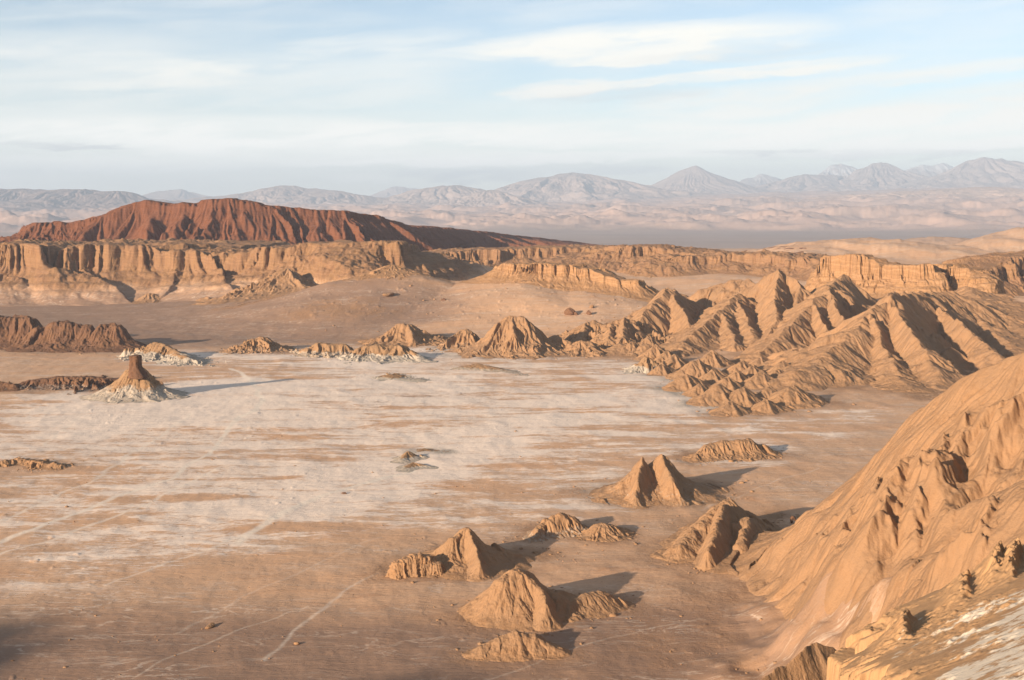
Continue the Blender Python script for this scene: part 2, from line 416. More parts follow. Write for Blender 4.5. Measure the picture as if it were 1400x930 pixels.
def biggest(keep):
    """the one connected patch of cells around the landform; stray specks are dropped"""
    lab = np.where(keep, np.arange(1, keep.size + 1, dtype=np.int64).reshape(keep.shape), 0)
    for it in range(4000):
        old = lab.copy()
        for ax in (0, 1):
            for rev in (False, True):
                l = lab if ax == 0 else lab.T
                l = l[::-1] if rev else l
                k = l > 0
                run = l.copy()
                # running maximum inside unbroken runs along the axis
                brk = np.cumsum(~k, axis=0).astype(np.int64) * (keep.size + 2)
                run = np.maximum.accumulate(np.where(k, l + brk, brk), axis=0) - brk
                run = np.where(k, run, 0)
                run = run[::-1] if rev else run
                lab = run if ax == 0 else run.T
        if (lab == old).all(): break
    c = np.bincount(lab.ravel()); c[0] = 0
    return lab == int(c.argmax())

def trace(h, x0, y0, cell, px, py, dist):
    d = np.arange(dist * .5, dist * 1.7, cell * .5)
    x = (px - CX) / F * d; z = CH - (py - HZ) / F * d
    i = ((x - x0) / cell).astype(int); j = ((d - y0) / cell).astype(int)
    ok = (i >= 0) & (i < h.shape[1]) & (j >= 0) & (j < h.shape[0])
    hit = np.flatnonzero(ok & (z <= h[np.clip(j, 0, h.shape[0] - 1), np.clip(i, 0, h.shape[1] - 1)]))
    return (float(x[hit[0]]), float(d[hit[0]])) if len(hit) else None

def main_patch(keep):
    b = 3; ny, nx = keep.shape; py, px = -ny % b, -nx % b
    k = np.pad(keep, ((0, py), (0, px)))
    c = k.reshape(k.shape[0] // b, b, k.shape[1] // b, b).any(axis=(1, 3))
    m = biggest(c)
    return keep & np.repeat(np.repeat(m, b, 0), b, 1)[:ny, :nx]

_jobs = []
def form(name, label, cat, ridges, **kw):
    kw['seed'] = _seed[0]; _seed[0] += 7
    if kw.pop('first', False): return form_build(form_job(name, label, cat, ridges, **kw))
    _jobs.append((name, label, cat, ridges, kw))

def build_all():
    from concurrent.futures import ThreadPoolExecutor
    with ThreadPoolExecutor(4) as ex:
        fs = [ex.submit(form_job, j[0], j[1], j[2], j[3], **j[4]) for j in _jobs]
        for i, f in enumerate(fs):
            r = form_build(f.result()); fs[i] = None
            if r['label'].startswith('chimney'): pillar(r)
PROF['block'] = [(0, 1), (.8, .99), (.88, .8), (.96, .45), (1.06, .12), (1.2, 0), (1.5, -.05)]
PROF['spur'] = [(0, 1), (.08, .93), (.25, .74), (.5, .46), (.7, .25), (.88, .07), (1, 0), (1.4, -.04)]
PROF['cliff'] = [(0, 1), (.06, .985), (.085, .9), (.14, .56), (.2, .48), (.42, .29), (.68, .12), (.88, .025), (1, 0), (1.4, -.05)]
PROF['shelf'] = [(0, 1), (.3, .968), (.6, .93), (.84, .895), (.87, .82), (.93, .45), (1.0, .12), (1.12, 0), (1.5, -.05)]

# ------------------------------------------------------------------ materials
class NT:
    def __init__(s, tree): s.t = tree
    def n(s, typ, **kw):
        nd = s.t.nodes.new(typ)
        for k, v in kw.items(): setattr(nd, k, v)
        return nd
    def l(s, a, b): s.t.links.new(a, b)
    def put(s, sock, v):
        if isinstance(v, (int, float)): sock.default_value = v
        elif isinstance(v, (tuple, list)): sock.default_value = v
        else: s.l(v, sock)
    def math(s, op, a, b=0.0, c=None, clamp=False):
        nd = s.n('ShaderNodeMath', operation=op, use_clamp=clamp)
        s.put(nd.inputs[0], a); s.put(nd.inputs[1], b)
        if c is not None: s.put(nd.inputs[2], c)
        return nd.outputs[0]
    def ss(s, x, a, b):
        nd = s.n('ShaderNodeMapRange', interpolation_type='SMOOTHSTEP')
        s.put(nd.inputs['Value'], x); s.put(nd.inputs['From Min'], a); s.put(nd.inputs['From Max'], b)
        return nd.outputs[0]
    def mix(s, f, a, b):
        nd = s.n('ShaderNodeMix', data_type='RGBA')
        s.put(nd.inputs[0], f); s.put(nd.inputs[6], a if not isinstance(a, tuple) else a + (1,)); s.put(nd.inputs[7], b if not isinstance(b, tuple) else b + (1,))
        return nd.outputs[2]
    def noise(s, vec, scale, detail=4, rough=.55, dist=0.0):
        nd = s.n('ShaderNodeTexNoise'); s.l(vec, nd.inputs['Vector'])
        nd.inputs['Scale'].default_value = scale; nd.inputs['Detail'].default_value = detail
        nd.inputs['Roughness'].default_value = rough; nd.inputs['Distortion'].default_value = dist
        return nd.outputs['Fac']
    def mapping(s, vec, rot=(0, 0, 0), sc=(1, 1, 1)):
        nd = s.n('ShaderNodeMapping'); s.l(vec, nd.inputs['Vector'])
        nd.inputs['Rotation'].default_value = rot; nd.inputs['Scale'].default_value = sc
        return nd.outputs['Vector']
    def attr(s, name):
        return s.n('ShaderNodeAttribute', attribute_name=name).outputs['Fac']

def ground_colour(T, pos):
    flow = T.mapping(pos, (0, 0, math.radians(-58)), (1, 3.6, 1))
    big = T.noise(flow, 1 / 70, 5, .64, .6)
    med = T.noise(flow, 1 / 24, 6, .66, .7)
    fine = T.noise(flow, 1 / 3.2, 6, .74)
    c = T.mix(T.ss(big, .3, .7), (.545, .32, .185), (.515, .33, .21))
    c = T.mix(T.math('MULTIPLY', T.ss(med, .52, .68), .75), c, (.46, .245, .13))
    c = T.mix(T.math('MULTIPLY', T.ss(fine, .45, .75), .35), c, (.30, .20, .135))
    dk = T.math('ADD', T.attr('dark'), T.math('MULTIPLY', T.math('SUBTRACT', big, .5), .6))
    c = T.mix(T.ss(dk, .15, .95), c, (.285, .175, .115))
    s1 = T.math('ADD', T.math('MULTIPLY', T.math('SUBTRACT', med, .5), 2.6), T.math('MULTIPLY', T.math('SUBTRACT', fine, .5), 2.6))
    s1 = T.math('ADD', s1, T.math('MULTIPLY', T.math('SUBTRACT', big, .5), 3.2))
    sa = T.math('ADD', T.attr('salt'), s1)
    sf = T.math('ADD', T.math('MULTIPLY', T.ss(sa, .2, 1.0), .55), T.math('MULTIPLY', T.ss(sa, .52, .66), .38))
    thin = T.math('MULTIPLY', T.ss(T.attr('salt'), .05, .35), 1.0)
    c = T.mix(T.math('MULTIPLY', sf, thin), c, (.76, .61, .49))
    vein = T.ss(T.math('ABSOLUTE', T.math('SUBTRACT', T.noise(flow, 1 / 27, 5, .6, 1.0), .5)), .022, .004)
    c = T.mix(T.math('MULTIPLY', T.math('MULTIPLY', vein, T.ss(big, .4, .6)), .45), c, (.68, .55, .44))
    tk = T.ss(T.math('ADD', T.attr('track'), T.math('MULTIPLY', T.math('SUBTRACT', fine, .5), .5)), .15, .8)
    c = T.mix(T.math('MULTIPLY', tk, .85), c, (.72, .60, .48))
    return c, fine, med

def earth(name, a, b, streak, band=0.0, bump=1.0, scale=1.0, pale=(.37, .305, .24)):
    m = bpy.data.materials.new(name); m.use_nodes = True
    t = m.node_tree; t.nodes.clear(); T = NT(t)
    pos = T.n('ShaderNodeNewGeometry').outputs['Position']
    gc, fine, med = ground_colour(T, pos)
    n1 = T.noise(pos, .11 * scale, 4, .6, .4); n2 = T.noise(pos, .9 * scale, 5, .66)
    rc = T.mix(T.ss(n1, .32, .68), a, b)
    up = T.mapping(pos, (0, 0, 0), (1, 1, .16))
    n3 = T.noise(up, .35 * scale, 4, .6, .3)
    rc = T.mix(T.math('MULTIPLY', T.ss(n3, .5, .72), .55), rc, streak)
    rc = T.mix(T.math('MULTIPLY', T.ss(n2, .5, .8), .30), rc, tuple(x * .55 for x in a))
    if band:
        z = T.n('ShaderNodeSeparateXYZ'); T.l(pos, z.inputs[0])
        zz = T.math('ADD', z.outputs[2], T.math('MULTIPLY', n1, 9.0))
        zz = T.math('ADD', zz, T.math('MULTIPLY', z.outputs[0], .07))
        w = T.n('ShaderNodeTexNoise', noise_dimensions='1D'); T.l(zz, w.inputs['W']); w.inputs['Scale'].default_value = .55; w.inputs['Detail'].default_value = 4
        rc = T.mix(T.math('MULTIPLY', T.ss(w.outputs['Fac'], .5, .62), band), rc, tuple(min(1, x * 1.28 + .02) for x in b))
        rc = T.mix(T.math('MULTIPLY', T.ss(w.outputs['Fac'], .48, .36), band * .8), rc, tuple(x * .72 for x in a))
    sal = T.ss(T.math('ADD', T.attr('salt'), T.math('MULTIPLY', T.math('SUBTRACT', n2, .5), 1.4)), .45, .95)
    rc = T.mix(T.math('MULTIPLY', sal, T.ss(T.attr('salt'), .1, .5)), rc, pale)
    rk = T.ss(T.math('ADD', T.attr('rock'), T.math('MULTIPLY', T.math('SUBTRACT', n2, .5), .5)), .2, .8)
    c = T.mix(rk, gc, rc)
    bs = T.n('ShaderNodeBsdfPrincipled'); T.l(c, bs.inputs['Base Color'])
    bs.inputs['Roughness'].default_value = .95; bs.inputs['Specular IOR Level'].default_value = .12
    # relief: crust on the flat, crumbled clay on the slopes
    h = T.math('ADD', T.math('MULTIPLY', n2, .55), T.math('MULTIPLY', n3, .6))
    h = T.math('ADD', h, T.math('MULTIPLY', n1, .3))
    hg = T.math('ADD', T.math('MULTIPLY', fine, .42), T.math('MULTIPLY', med, .9))
    hh = T.n('ShaderNodeMix', data_type='FLOAT'); T.l(rk, hh.inputs[0]); T.l(hg, hh.inputs[2]); T.l(h, hh.inputs[3])
    bp = T.n('ShaderNodeBump'); bp.inputs['Strength'].default_value = 1.0; bp.inputs['Distance'].default_value = .55 * bump / scale ** .5
    T.l(hh.outputs[0], bp.inputs['Height']); T.l(bp.outputs[0], bs.inputs['Normal'])
    o = T.n('ShaderNodeOutputMaterial'); T.l(bs.outputs[0], o.inputs['Surface'])
    return m

def far_earth(name, low, high, snow=None):
    m = bpy.data.materials.new(name); m.use_nodes = True
    t = m.node_tree; t.nodes.clear(); T = NT(t)
    pos = T.n('ShaderNodeNewGeometry').outputs['Position']
    n = T.noise(pos, 1 / 900, 7, .6); n2 = T.noise(pos, 1 / 200, 5, .6)
    z = T.n('ShaderNodeSeparateXYZ'); T.l(pos, z.inputs[0])
    zz = T.math('ADD', z.outputs[2], T.math('MULTIPLY', T.math('SUBTRACT', n, .5), 700))
    c = T.mix(T.ss(zz, 450, 950), low, high)
    c = T.mix(T.math('MULTIPLY', T.ss(n2, .5, .75), .4), c, tuple(x * .85 for x in low))
    if snow:
        s = T.math('MULTIPLY', T.ss(T.math('ADD', zz, T.math('MULTIPLY', n2, 600)), snow, snow + 260), T.ss(n2, .38, .55))
        c = T.mix(s, c, (.42, .42, .44))
    bs = T.n('ShaderNodeBsdfPrincipled'); T.l(c, bs.inputs['Base Color']); bs.inputs['Roughness'].default_value = .95; bs.inputs['Specular IOR Level'].default_value = .1
    o = T.n('ShaderNodeOutputMaterial'); T.l(bs.outputs[0], o.inputs['Surface'])
    return m

MATS = {
    'ground': earth('valley_ground', (0.340, 0.191, 0.102), (0.306, 0.174, 0.098), (0.255, 0.136, 0.072), bump=1.0),
    'tan':   earth('orange_clay', (0.302, 0.169, 0.087), (0.272, 0.158, 0.086), (0.245, 0.130, 0.062), bump=1.0),
    'red':   earth('red_clay', (0.159, 0.061, 0.029), (0.141, 0.055, 0.028), (0.117, 0.042, 0.021), band=.25, bump=1.4, scale=.5),
    'brown': earth('rust_brown_rock', (0.168, 0.087, 0.047), (0.143, 0.074, 0.044), (0.112, 0.053, 0.031), bump=1.6),
    'dark': earth('dark_brown_rock', (.15, .075, .042), (.12, .062, .036), (.10, .05, .03), bump=1.6),
    'strata': earth('banded_tan_rock', (0.313, 0.172, 0.081), (0.289, 0.159, 0.079), (0.246, 0.124, 0.055), band=.5, bump=1.2),
    'cliff': earth('ochre_cliff_rock', (0.243, 0.135, 0.066), (0.227, 0.123, 0.065), (0.180, 0.089, 0.044), band=.3, bump=1.5, scale=.6),
    'pale':  earth('salt_crusted_clay', (0.285, 0.167, 0.087), (0.260, 0.155, 0.084), (0.229, 0.121, 0.060), bump=1.1),
    'near':  earth('near_salt_clay', (0.389, 0.223, 0.108), (0.347, 0.202, 0.103), (0.295, 0.155, 0.072), bump=.35, scale=2.4, pale=(.60, .49, .37)),
    'mount': far_earth('mountain_earth', (.33, .25, .215), (.28, .225, .205)),
    'shaded': far_earth('shaded_mountain_earth', (.22, .165, .15), (.17, .145, .145)),  # darker copy of the mountain colour, cloud shadow put into the paint
    'snowy': far_earth('mountain_snow', (.30, .235, .21), (.26, .22, .205), 1200),
    'foot':  far_earth('foothill_earth', (.44, .31, .24), (.40, .29, .235)),
}
# far plain: pink gravel beyond the valley, on the same sheet as the valley floor
def add_far(m):
    t = m.node_tree; T = NT(t)
    bs = next(n for n in t.nodes if n.type == 'BSDF_PRINCIPLED')
    src = bs.inputs['Base Color'].links[0].from_socket
    pos = T.n('ShaderNodeNewGeometry').outputs['Position']
    ln = T.n('ShaderNodeVectorMath', operation='LENGTH'); T.l(pos, ln.inputs[0])
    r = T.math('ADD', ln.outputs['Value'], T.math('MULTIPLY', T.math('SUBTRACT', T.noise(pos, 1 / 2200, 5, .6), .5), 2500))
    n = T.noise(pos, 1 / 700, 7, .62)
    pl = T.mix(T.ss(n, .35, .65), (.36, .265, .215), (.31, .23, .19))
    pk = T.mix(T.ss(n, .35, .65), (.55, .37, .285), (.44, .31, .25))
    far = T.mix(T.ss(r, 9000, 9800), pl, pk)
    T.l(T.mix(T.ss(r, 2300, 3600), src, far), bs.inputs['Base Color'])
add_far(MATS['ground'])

# ------------------------------------------------------------------ ground sheet
def clay_apron(X, Y):
    """clay washed out over the flat around the foot of every mound and ridge"""
    m = np.zeros(X.shape, dtype=f32); x, y = X.ravel(), Y.ravel(); r = m.ravel()
    sel = np.flatnonzero((y > 230) & (y < 1250) & (np.abs(x) < 700)); x, y = x[sel], y[sel]
    order = np.argsort(y, kind='stable'); sel, x, y = sel[order], x[order], y[order]
    nz = fbm(x / 14, y / 20, 4, 301)
    v = np.zeros(len(x), dtype=f32)
    for name, label, cat, ridges, kw in _jobs:
        if kw.get('kind') == 'structure' or cat in ('mesa', 'cliff') or kw.get('salt', 0) > .7: continue
        for rd in ridges:
            for a, b, c, d, e in W(rd):
                if b < 230 or b > 1250: continue
                R = max(d, e) * 1.9 + 3
                i, j = np.searchsorted(y, b - 2 * R), np.searchsorted(y, b + 2 * R)
                xx, yy = x[i:j], y[i:j]
                q = ((xx - a) ** 2 + (yy - b) ** 2) / (R * R)
                v[i:j] = np.maximum(v[i:j], np.exp(-q * 1.1) * (.85 + .7 * nz[i:j]))
    r[sel] = np.clip(v * .8, 0, .8)
    return r.reshape(X.shape)

def build_rubble():
    """crumbs of clay and stone washed down around the mounds and over the sandy slope"""
    rng = np.random.RandomState(77); P3 = []
    for name, label, cat, ridges, kw in _jobs:
        if kw.get('kind') == 'structure' or cat in ('mesa', 'cliff') or kw.get('salt', 0) > .5: continue
        for rd in ridges:
            for a, b, c, d, e in W(rd):
                if b < 230 or b > 1000: continue
                n = 26 if b < 520 else 14
                R = max(d, e) * (1.0 + 1.3 * rng.rand(n) ** 1.6); th = rng.rand(n) * 2 * np.pi
                P3.append(np.stack([a + R * np.cos(th), b + R * np.sin(th), np.full(n, 1.0)], 1))
    n = 260; y = 960 + 280 * rng.rand(n); px = 420 + 480 * rng.rand(n)
    P3.append(np.stack([(px - CX) / F * y, y, np.full(n, 1.3)], 1))
    n = 1600; y = 250 + 330 * rng.rand(n) ** 1.5; px = -60 + 1250 * rng.rand(n)
    P3.append(np.stack([(px - CX) / F * y, y, np.full(n, .75)], 1))
    A = np.concatenate(P3); A = A[A[:, 1] > 232]
    keepm = fbm(A[:, 0] / 18, A[:, 1] / 24, 3, 401) > -.12; A = A[keepm]
    size = A[:, 2] * (A[:, 1] / 1000.0) ** .5 * np.exp(rng.randn(len(A)) * .55) * .30
    size = np.clip(size, .08, 1.6)
    z = G(A[:, 0], A[:, 1])
    bm = bmesh.new(); bmesh.ops.create_icosphere(bm, subdivisions=1, radius=1)
    bv = np.array([v.co[:] for v in bm.verts]); bf = np.array([[v.index for v in f.verts] for f in bm.faces]); bm.free()
    N, k = len(A), len(bv)
    v = bv[None] * (1 + .5 * (rng.rand(N, k, 1) - .5)); sc = np.stack([.8 + .8 * rng.rand(N), .8 + .8 * rng.rand(N), .5 + .4 * rng.rand(N)], 1)
    v = v * (sc * size[:, None])[:, None, :]
    v[..., 0] += A[:, None, 0]; v[..., 1] += A[:, None, 1]; v[..., 2] += (z + .12 * size)[:, None]
    f = bf[None] + (np.arange(N) * k)[:, None, None]
    me = bpy.data.meshes.new('rubble'); me.vertices.add(N * k); me.vertices.foreach_set('co', v.astype(f32).ravel())
    nf = N * len(bf); me.loops.add(nf * 3); me.polygons.add(nf); me.loops.foreach_set('vertex_index', f.astype(np.int32).ravel())
    me.polygons.foreach_set('loop_start', np.arange(0, nf * 3, 3, dtype=np.int32)); me.update(calc_edges=True)
    at = me.attributes.new('rock', 'FLOAT', 'POINT'); at.data.foreach_set('value', np.full(N * k, .8, dtype=f32))
    me.materials.append(MATS['tan'])
    link('rubble', me)['kind'] = 'stuff'

def build_ground():
    th = list(np.arange(-25.5, 25.5001, math.degrees(.88 / F) / QUALITY))
    side = list(np.arange(27, 60, 1.0)) + list(np.arange(60, 180.1, 5.0))
    th = np.radians(np.array([-a for a in side[::-1]] + th + side))
    rr = [6.0]
    while rr[-1] < 41000:
        r = rr[-1]
        if r < 215: dr = max(2.0, r * .02)
        else: dr = min(r * r / (F * CH) * .95, r * .0075, 2.1 if 850 < r < 1330 else 1e9)
        rr.append(r + dr / QUALITY)
    R, TH = np.meshgrid(np.array(rr), th, indexing='ij')
    X, Y = (R * np.sin(TH)).astype(f32), (R * np.cos(TH)).astype(f32)
    Z = G(X, Y)
    near = 1 - sstep(900, 1900, R)
    det = .34 * fbm(X / 11, Y / 17, 4, 201) + .42 * np.maximum(fbm(X / 34, Y / 60, 4, 207) - .02, 0) + .55 * np.maximum(ridged(X / 48, Y / 90, 3, 215) - .42, 0)
    lumps = np.maximum(fbm(X / 5, Y / 6, 3, 219) - .36, 0) * .9 * sstep(.05, .3, fbm(X / 60, Y / 80, 3, 221))
    slope = sstep(3, 14, Z) * sstep(700, 900, R)
    bumps = np.maximum(fbm(X / 14, Y / 16, 4, 225) - .22, 0) * 5.5 * slope + np.maximum(fbm(X / 6, Y / 9, 2, 233) - .42, 0) * 7 * slope
    Z = Z + (det + lumps + bumps * .35) * near * sstep(215, 260, R)
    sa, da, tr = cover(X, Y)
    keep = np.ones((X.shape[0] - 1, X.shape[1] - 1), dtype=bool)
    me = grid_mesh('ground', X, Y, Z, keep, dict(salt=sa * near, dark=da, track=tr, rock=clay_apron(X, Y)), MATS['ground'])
    o = link('ground', me)
    o['kind'] = 'structure'
    return o

# ------------------------------------------------------------------ light, air, sky, camera
def setup():
    sun = bpy.data.lights.new('sun', 'SUN'); sun.energy = 4.4; sun.angle = math.radians(.8); sun.color = (1.0, .82, .62)
    so = bpy.data.objects.new('sun', sun); COL.objects.link(so)
    d = Vector((SX * math.cos(SUN_EL), SY * math.cos(SUN_EL), math.sin(SUN_EL)))
    so.rotation_euler = d.to_track_quat('Z', 'Y').to_euler(); so.location = (-200, -300, 400)
    w = bpy.data.worlds.new('World'); scene.world = w; w.use_nodes = True
    t = w.node_tree; t.nodes.clear(); T = NT(t)
    sky = T.n('ShaderNodeTexSky', sky_type='NISHITA', sun_disc=False, sun_elevation=SUN_EL, sun_rotation=SUN_AZ, altitude=2500, air_density=1.0, dust_density=1.0, ozone_density=1.2)
    tc = T.n('ShaderNodeTexCoord').outputs['Generated']
    xyz = T.n('ShaderNodeSeparateXYZ'); T.l(tc, xyz.inputs[0])
    az = T.math('ARCTAN2', xyz.outputs[0], xyz.outputs[1]); el = T.math('ARCSINE', xyz.outputs[2])
    def vec(sx, sy, shear=0.0):
        cb = T.n('ShaderNodeCombineXYZ')
        T.l(T.math('MULTIPLY', az, sx), cb.inputs[0])
        T.l(T.math('ADD', T.math('MULTIPLY', el, sy), T.math('MULTIPLY', az, -shear * sy)), cb.inputs[1])
        return cb.outputs[0]
    nA = T.noise(vec(7, 52, .06), 1.0, 6, .58, .7); nB = T.noise(vec(18, 120, .08), 1.0, 5, .6, .9); nC = T.noise(vec(3, 16, .1), 1.0, 4, .55, .4)
    wx = T.math('MULTIPLY', T.math('SUBTRACT', nA, .5), .09); wy = T.math('MULTIPLY', T.math('SUBTRACT', nB, .5), .014)
    wy2 = T.math('MULTIPLY', T.math('SUBTRACT', nA, .5), .016)
    az2 = T.math('ADD', az, wx); el2 = T.math('ADD', T.math('ADD', el, wy), wy2)
    def blob(px, py, rx, ry, tilt=0.0, lo=.0, hi=1.0, sharp_low=False):
        a0, e0 = (px - CX) / F, (HZ - py) / F
        da = T.math('SUBTRACT', az2, a0)
        de = T.math('SUBTRACT', T.math('SUBTRACT', el2, e0), T.math('MULTIPLY', da, tilt))
        q = T.math('ADD', T.math('POWER', T.math('ABSOLUTE', T.math('DIVIDE', da, rx / F)), 2.0), T.math('POWER', T.math('ABSOLUTE', T.math('DIVIDE', de, ry / F)), 1.7))
        return T.ss(q, 1.15, .30)
    white = [  # cloud banks: bearing, level, half sizes, tilt, strength
        (880, 62, 255, 30, .03, .95), (690, 72, 90, 14, .02, .3), (990, 48, 150, 20, .05, .5), (780, 122, 130, 11, .05, 1.0), (1010, 104, 220, 11, .075, 1.0), (1010, 142, 190, 24, .05, .7), (860, 84, 130, 8, .03, .7),
        (1290, 158, 260, 32, .11, 1.0), (1180, 188, 360, 22, .05, .7), (1290, 198, 260, 17, .07, 1.0), (850, 184, 460, 22, .0, .8), (720, 218, 360, 9, .02, 1.0), (1000, 214, 180, 7, .0, .7), (330, 182, 420, 24, .01, .7), (140, 228, 260, 12, 0, .6), (480, 214, 260, 10, .02, .5),
        (120, 118, 260, 70, .02, .40), (440, 110, 260, 60, .06, .34), (300, 96, 150, 14, .07, .45), (230, 122, 130, 12, .06, .4), (520, 60, 160, 16, .08, .35), (1180, 118, 200, 12, .05, .6), (1330, 104, 160, 12, .08, .6), (180, 190, 420, 30, 0, .5), (480, 246, 60, 6, 0, .5), (10, 247, 60, 6, 0, .4), (1240, 60, 260, 60, .1, .22), (450, 190, 320, 26, .02, .35)]
    acc = None
    for px, py, rx, ry, tl, a in white:
        b = T.math('MULTIPLY', blob(px, py, rx, ry, tl), a)
        acc = b if acc is None else T.math('SUBTRACT', T.math('ADD', acc, b), T.math('MULTIPLY', acc, b))
    veil = T.math('MULTIPLY', T.ss(el, .105, .03), .48)
    thin = T.math('MULTIPLY', T.ss(T.math('ADD', T.math('MULTIPLY', nC, .6), T.math('MULTIPLY', nA, .4)), .40, .68), .42)
    acc = T.math('MULTIPLY', acc, T.math('ADD', .45, T.math('MULTIPLY', T.ss(T.math('ADD', T.math('MULTIPLY', nA, .6), T.math('MULTIPLY', nB, .4)), .36, .60), .75)))
    for b in (veil, thin):
        acc = T.math('SUBTRACT', T.math('ADD', acc, b), T.math('MULTIPLY', acc, b))
    acc = T.math('MINIMUM', acc, 1.0)
    grey = None
    for px, py, rx, ry, tl, a in [(110, 207, 95, 6, 0, .7), (60, 204, 60, 4, 0, .4), (640, 240, 130, 13, .0, .6), (1030, 211, 95, 5, .0, .6), (800, 232, 120, 9, 0, .35), (350, 255, 300, 14, 0, .25),
                                 (860, 132, 130, 12, .02, .35), (1000, 78, 160, 10, .03, .25), (1180, 215, 230, 9, .02, .35)]:
        b = T.math('MULTIPLY', blob(px, py, rx, ry, tl), a)
        grey = b if grey is None else T.math('MAXIMUM', grey, b)
    grey = T.math('MULTIPLY', grey, T.math('ADD', .35, T.math('MULTIPLY', T.ss(nB, .35, .6), .65)))
    S = 1 / .085
    skc = T.n('ShaderNodeMix', data_type='RGBA', blend_type='MULTIPLY'); skc.inputs[0].default_value = 1.0
    T.l(sky.outputs[0], skc.inputs[6]); skc.inputs[7].default_value = SKYTINT + (1,)
    cc = T.mix(T.ss(el, .10, .02), tuple(x * S for x in CLOUD), tuple(x * S for x in LOW))
    c = T.mix(acc, skc.outputs[2], cc)
    c = T.mix(grey, c, tuple(x * S for x in GREY))
    bg = T.n('ShaderNodeBackground'); T.l(c, bg.inputs['Color']); bg.inputs['Strength'].default_value = .085
    o = T.n('ShaderNodeOutputWorld'); T.l(bg.outputs[0], o.inputs['Surface'])
    # air
    v = bpy.data.materials.new('air'); v.use_nodes = True; vt = v.node_tree; vt.nodes.clear(); V = NT(vt)
    pv = V.n('ShaderNodeVolumePrincipled'); pv.inputs['Color'].default_value = HAZE_COL + (1,); pv.inputs['Density'].default_value = HAZE; pv.inputs['Anisotropy'].default_value = 0.0
    vo = V.n('ShaderNodeOutputMaterial'); V.l(pv.outputs[0], vo.inputs['Volume'])
    s = 42000.0; z0, z1 = HBOX
    vs = [(x, y, z) for z in (z0, z1) for x, y in ((-s, -s), (s, -s), (s, s), (-s, s))]
    me = bpy.data.meshes.new('haze'); me.from_pydata(vs, [], [(3, 2, 1, 0), (4, 5, 6, 7), (0, 1, 5, 4), (1, 2, 6, 5), (2, 3, 7, 6), (3, 0, 4, 7)]); me.materials.append(v)
    link('haze', me)['kind'] = 'stuff'
    cam = bpy.data.cameras.new('camera'); cam.sensor_width = 36; cam.lens = F / 1400 * 36; cam.shift_y = -(465 - HZ) / 1400; cam.clip_start = .5; cam.clip_end = 200000
    co = bpy.data.objects.new('camera', cam); COL.objects.link(co); co.location = (0, 0, CH); co.rotation_euler = (math.pi / 2, 0, 0)
    scene.camera = co
    scene.view_settings.view_transform = 'Standard'; scene.view_settings.look = 'None'; scene.view_settings.gamma = 1; scene.view_settings.exposure = EXPOSURE
    scene.view_settings.use_curve_mapping = False
    w.cycles.sampling_method = 'MANUAL'; w.cycles.sample_map_resolution = 256
    scene.cycles.use_denoising = True
    try: scene.cycles.denoiser = 'OPENIMAGEDENOISE'
    except Exception: pass
    scene.cycles.max_bounces = 3; scene.cycles.volume_bounces = 0; scene.cycles.diffuse_bounces = 2

SKYTINT = (.78, .71, .65)
CLOUD = (.40, .387, .35)
LOW = (.66, .63, .56)
GREY = (.26, .262, .255)
HAZE, HAZE_COL, HBOX = 5.5e-5, (.55, .68, .87), (-260.0, 1500.0)
EXPOSURE = 1.66
import bmesh
def to_px(x, y, z): return (CX + F * x / y, HZ + (CH - z) / y * F, y)

setup()

# ------------------------------------------------------------------ far mountains and foothills
def mount(label, nodes, pf='range', mat='mount', name='mountain', gl=(.5, .3, .2, .2), ero=.5, res=None, rough=.05, crest=.06):
    return form(name, label, None, nodes, pf=pf, mat=MATS[mat], kind='structure', gl=(gl[0], gl[1] * .6, gl[2], gl[3] * .35), ero=ero * .3, res=res, rough=rough, crest=crest, sink=6, wind=.35, rockfall=(-.2, .02))

mount('pale pointed volcano cone in the middle distance of the range', [[(946, 227, 27000, 1900, 1900), (952, 226, 27000, 1900, 1900)]], 'volcano', gl=(.35, .12, .12, .1), ero=.5, crest=.02, rough=.02)
mount('broad rounded mountain left of the pointed volcano', [[(655, 267, 24000, 900, 1600), (720, 252, 24000, 1200, 2300), (752, 242, 24000, 1400, 2600), (785, 237, 24000, 1400, 2600), (812, 243, 24000, 1400, 2600), (862, 256, 24200, 1100, 2300), (905, 266, 24500, 700, 1500)]], 'dome', gl=(.5, .3, .25, .16))
mount('low smooth hill left of the broad rounded mountain', [[(560, 266, 21500, 600, 1200), (592, 256, 21500, 800, 1500), (622, 253, 21500, 800, 1500), (660, 264, 21500, 600, 1300)]], 'dome')
mount('small faint blue peak far behind the smooth hill', [[(505, 268, 36000, 900, 900), (535, 257, 36000, 1200, 1200), (552, 255, 36000, 1200, 1200), (590, 262, 36000, 900, 900)]], 'range')
mount('low brown hill beside the broad rounded mountain', [[(640, 270, 19500, 400, 800), (672, 260, 19500, 600, 1000), (700, 268, 19500, 400, 800)]], 'dome')
mount('long low mountain with a rounded top behind the red mesa', [[(280, 278, 22000, 700, 1400), (335, 266, 22000, 800, 1700), (365, 260, 22000, 900, 1700), (390, 253, 22000, 900, 1800), (420, 258, 22000, 900, 1700), (460, 261, 21500, 800, 1700), (520, 270, 21500, 600, 1400), (570, 283, 21000, 500, 1000)]], 'dome')
mount('faint pale mountain between the dark range and the mesa', [[(185, 274, 30000, 900, 1500), (218, 261, 30000, 900, 1600), (250, 259, 30000, 900, 1600), (290, 270, 30000, 800, 1500)]], 'range')
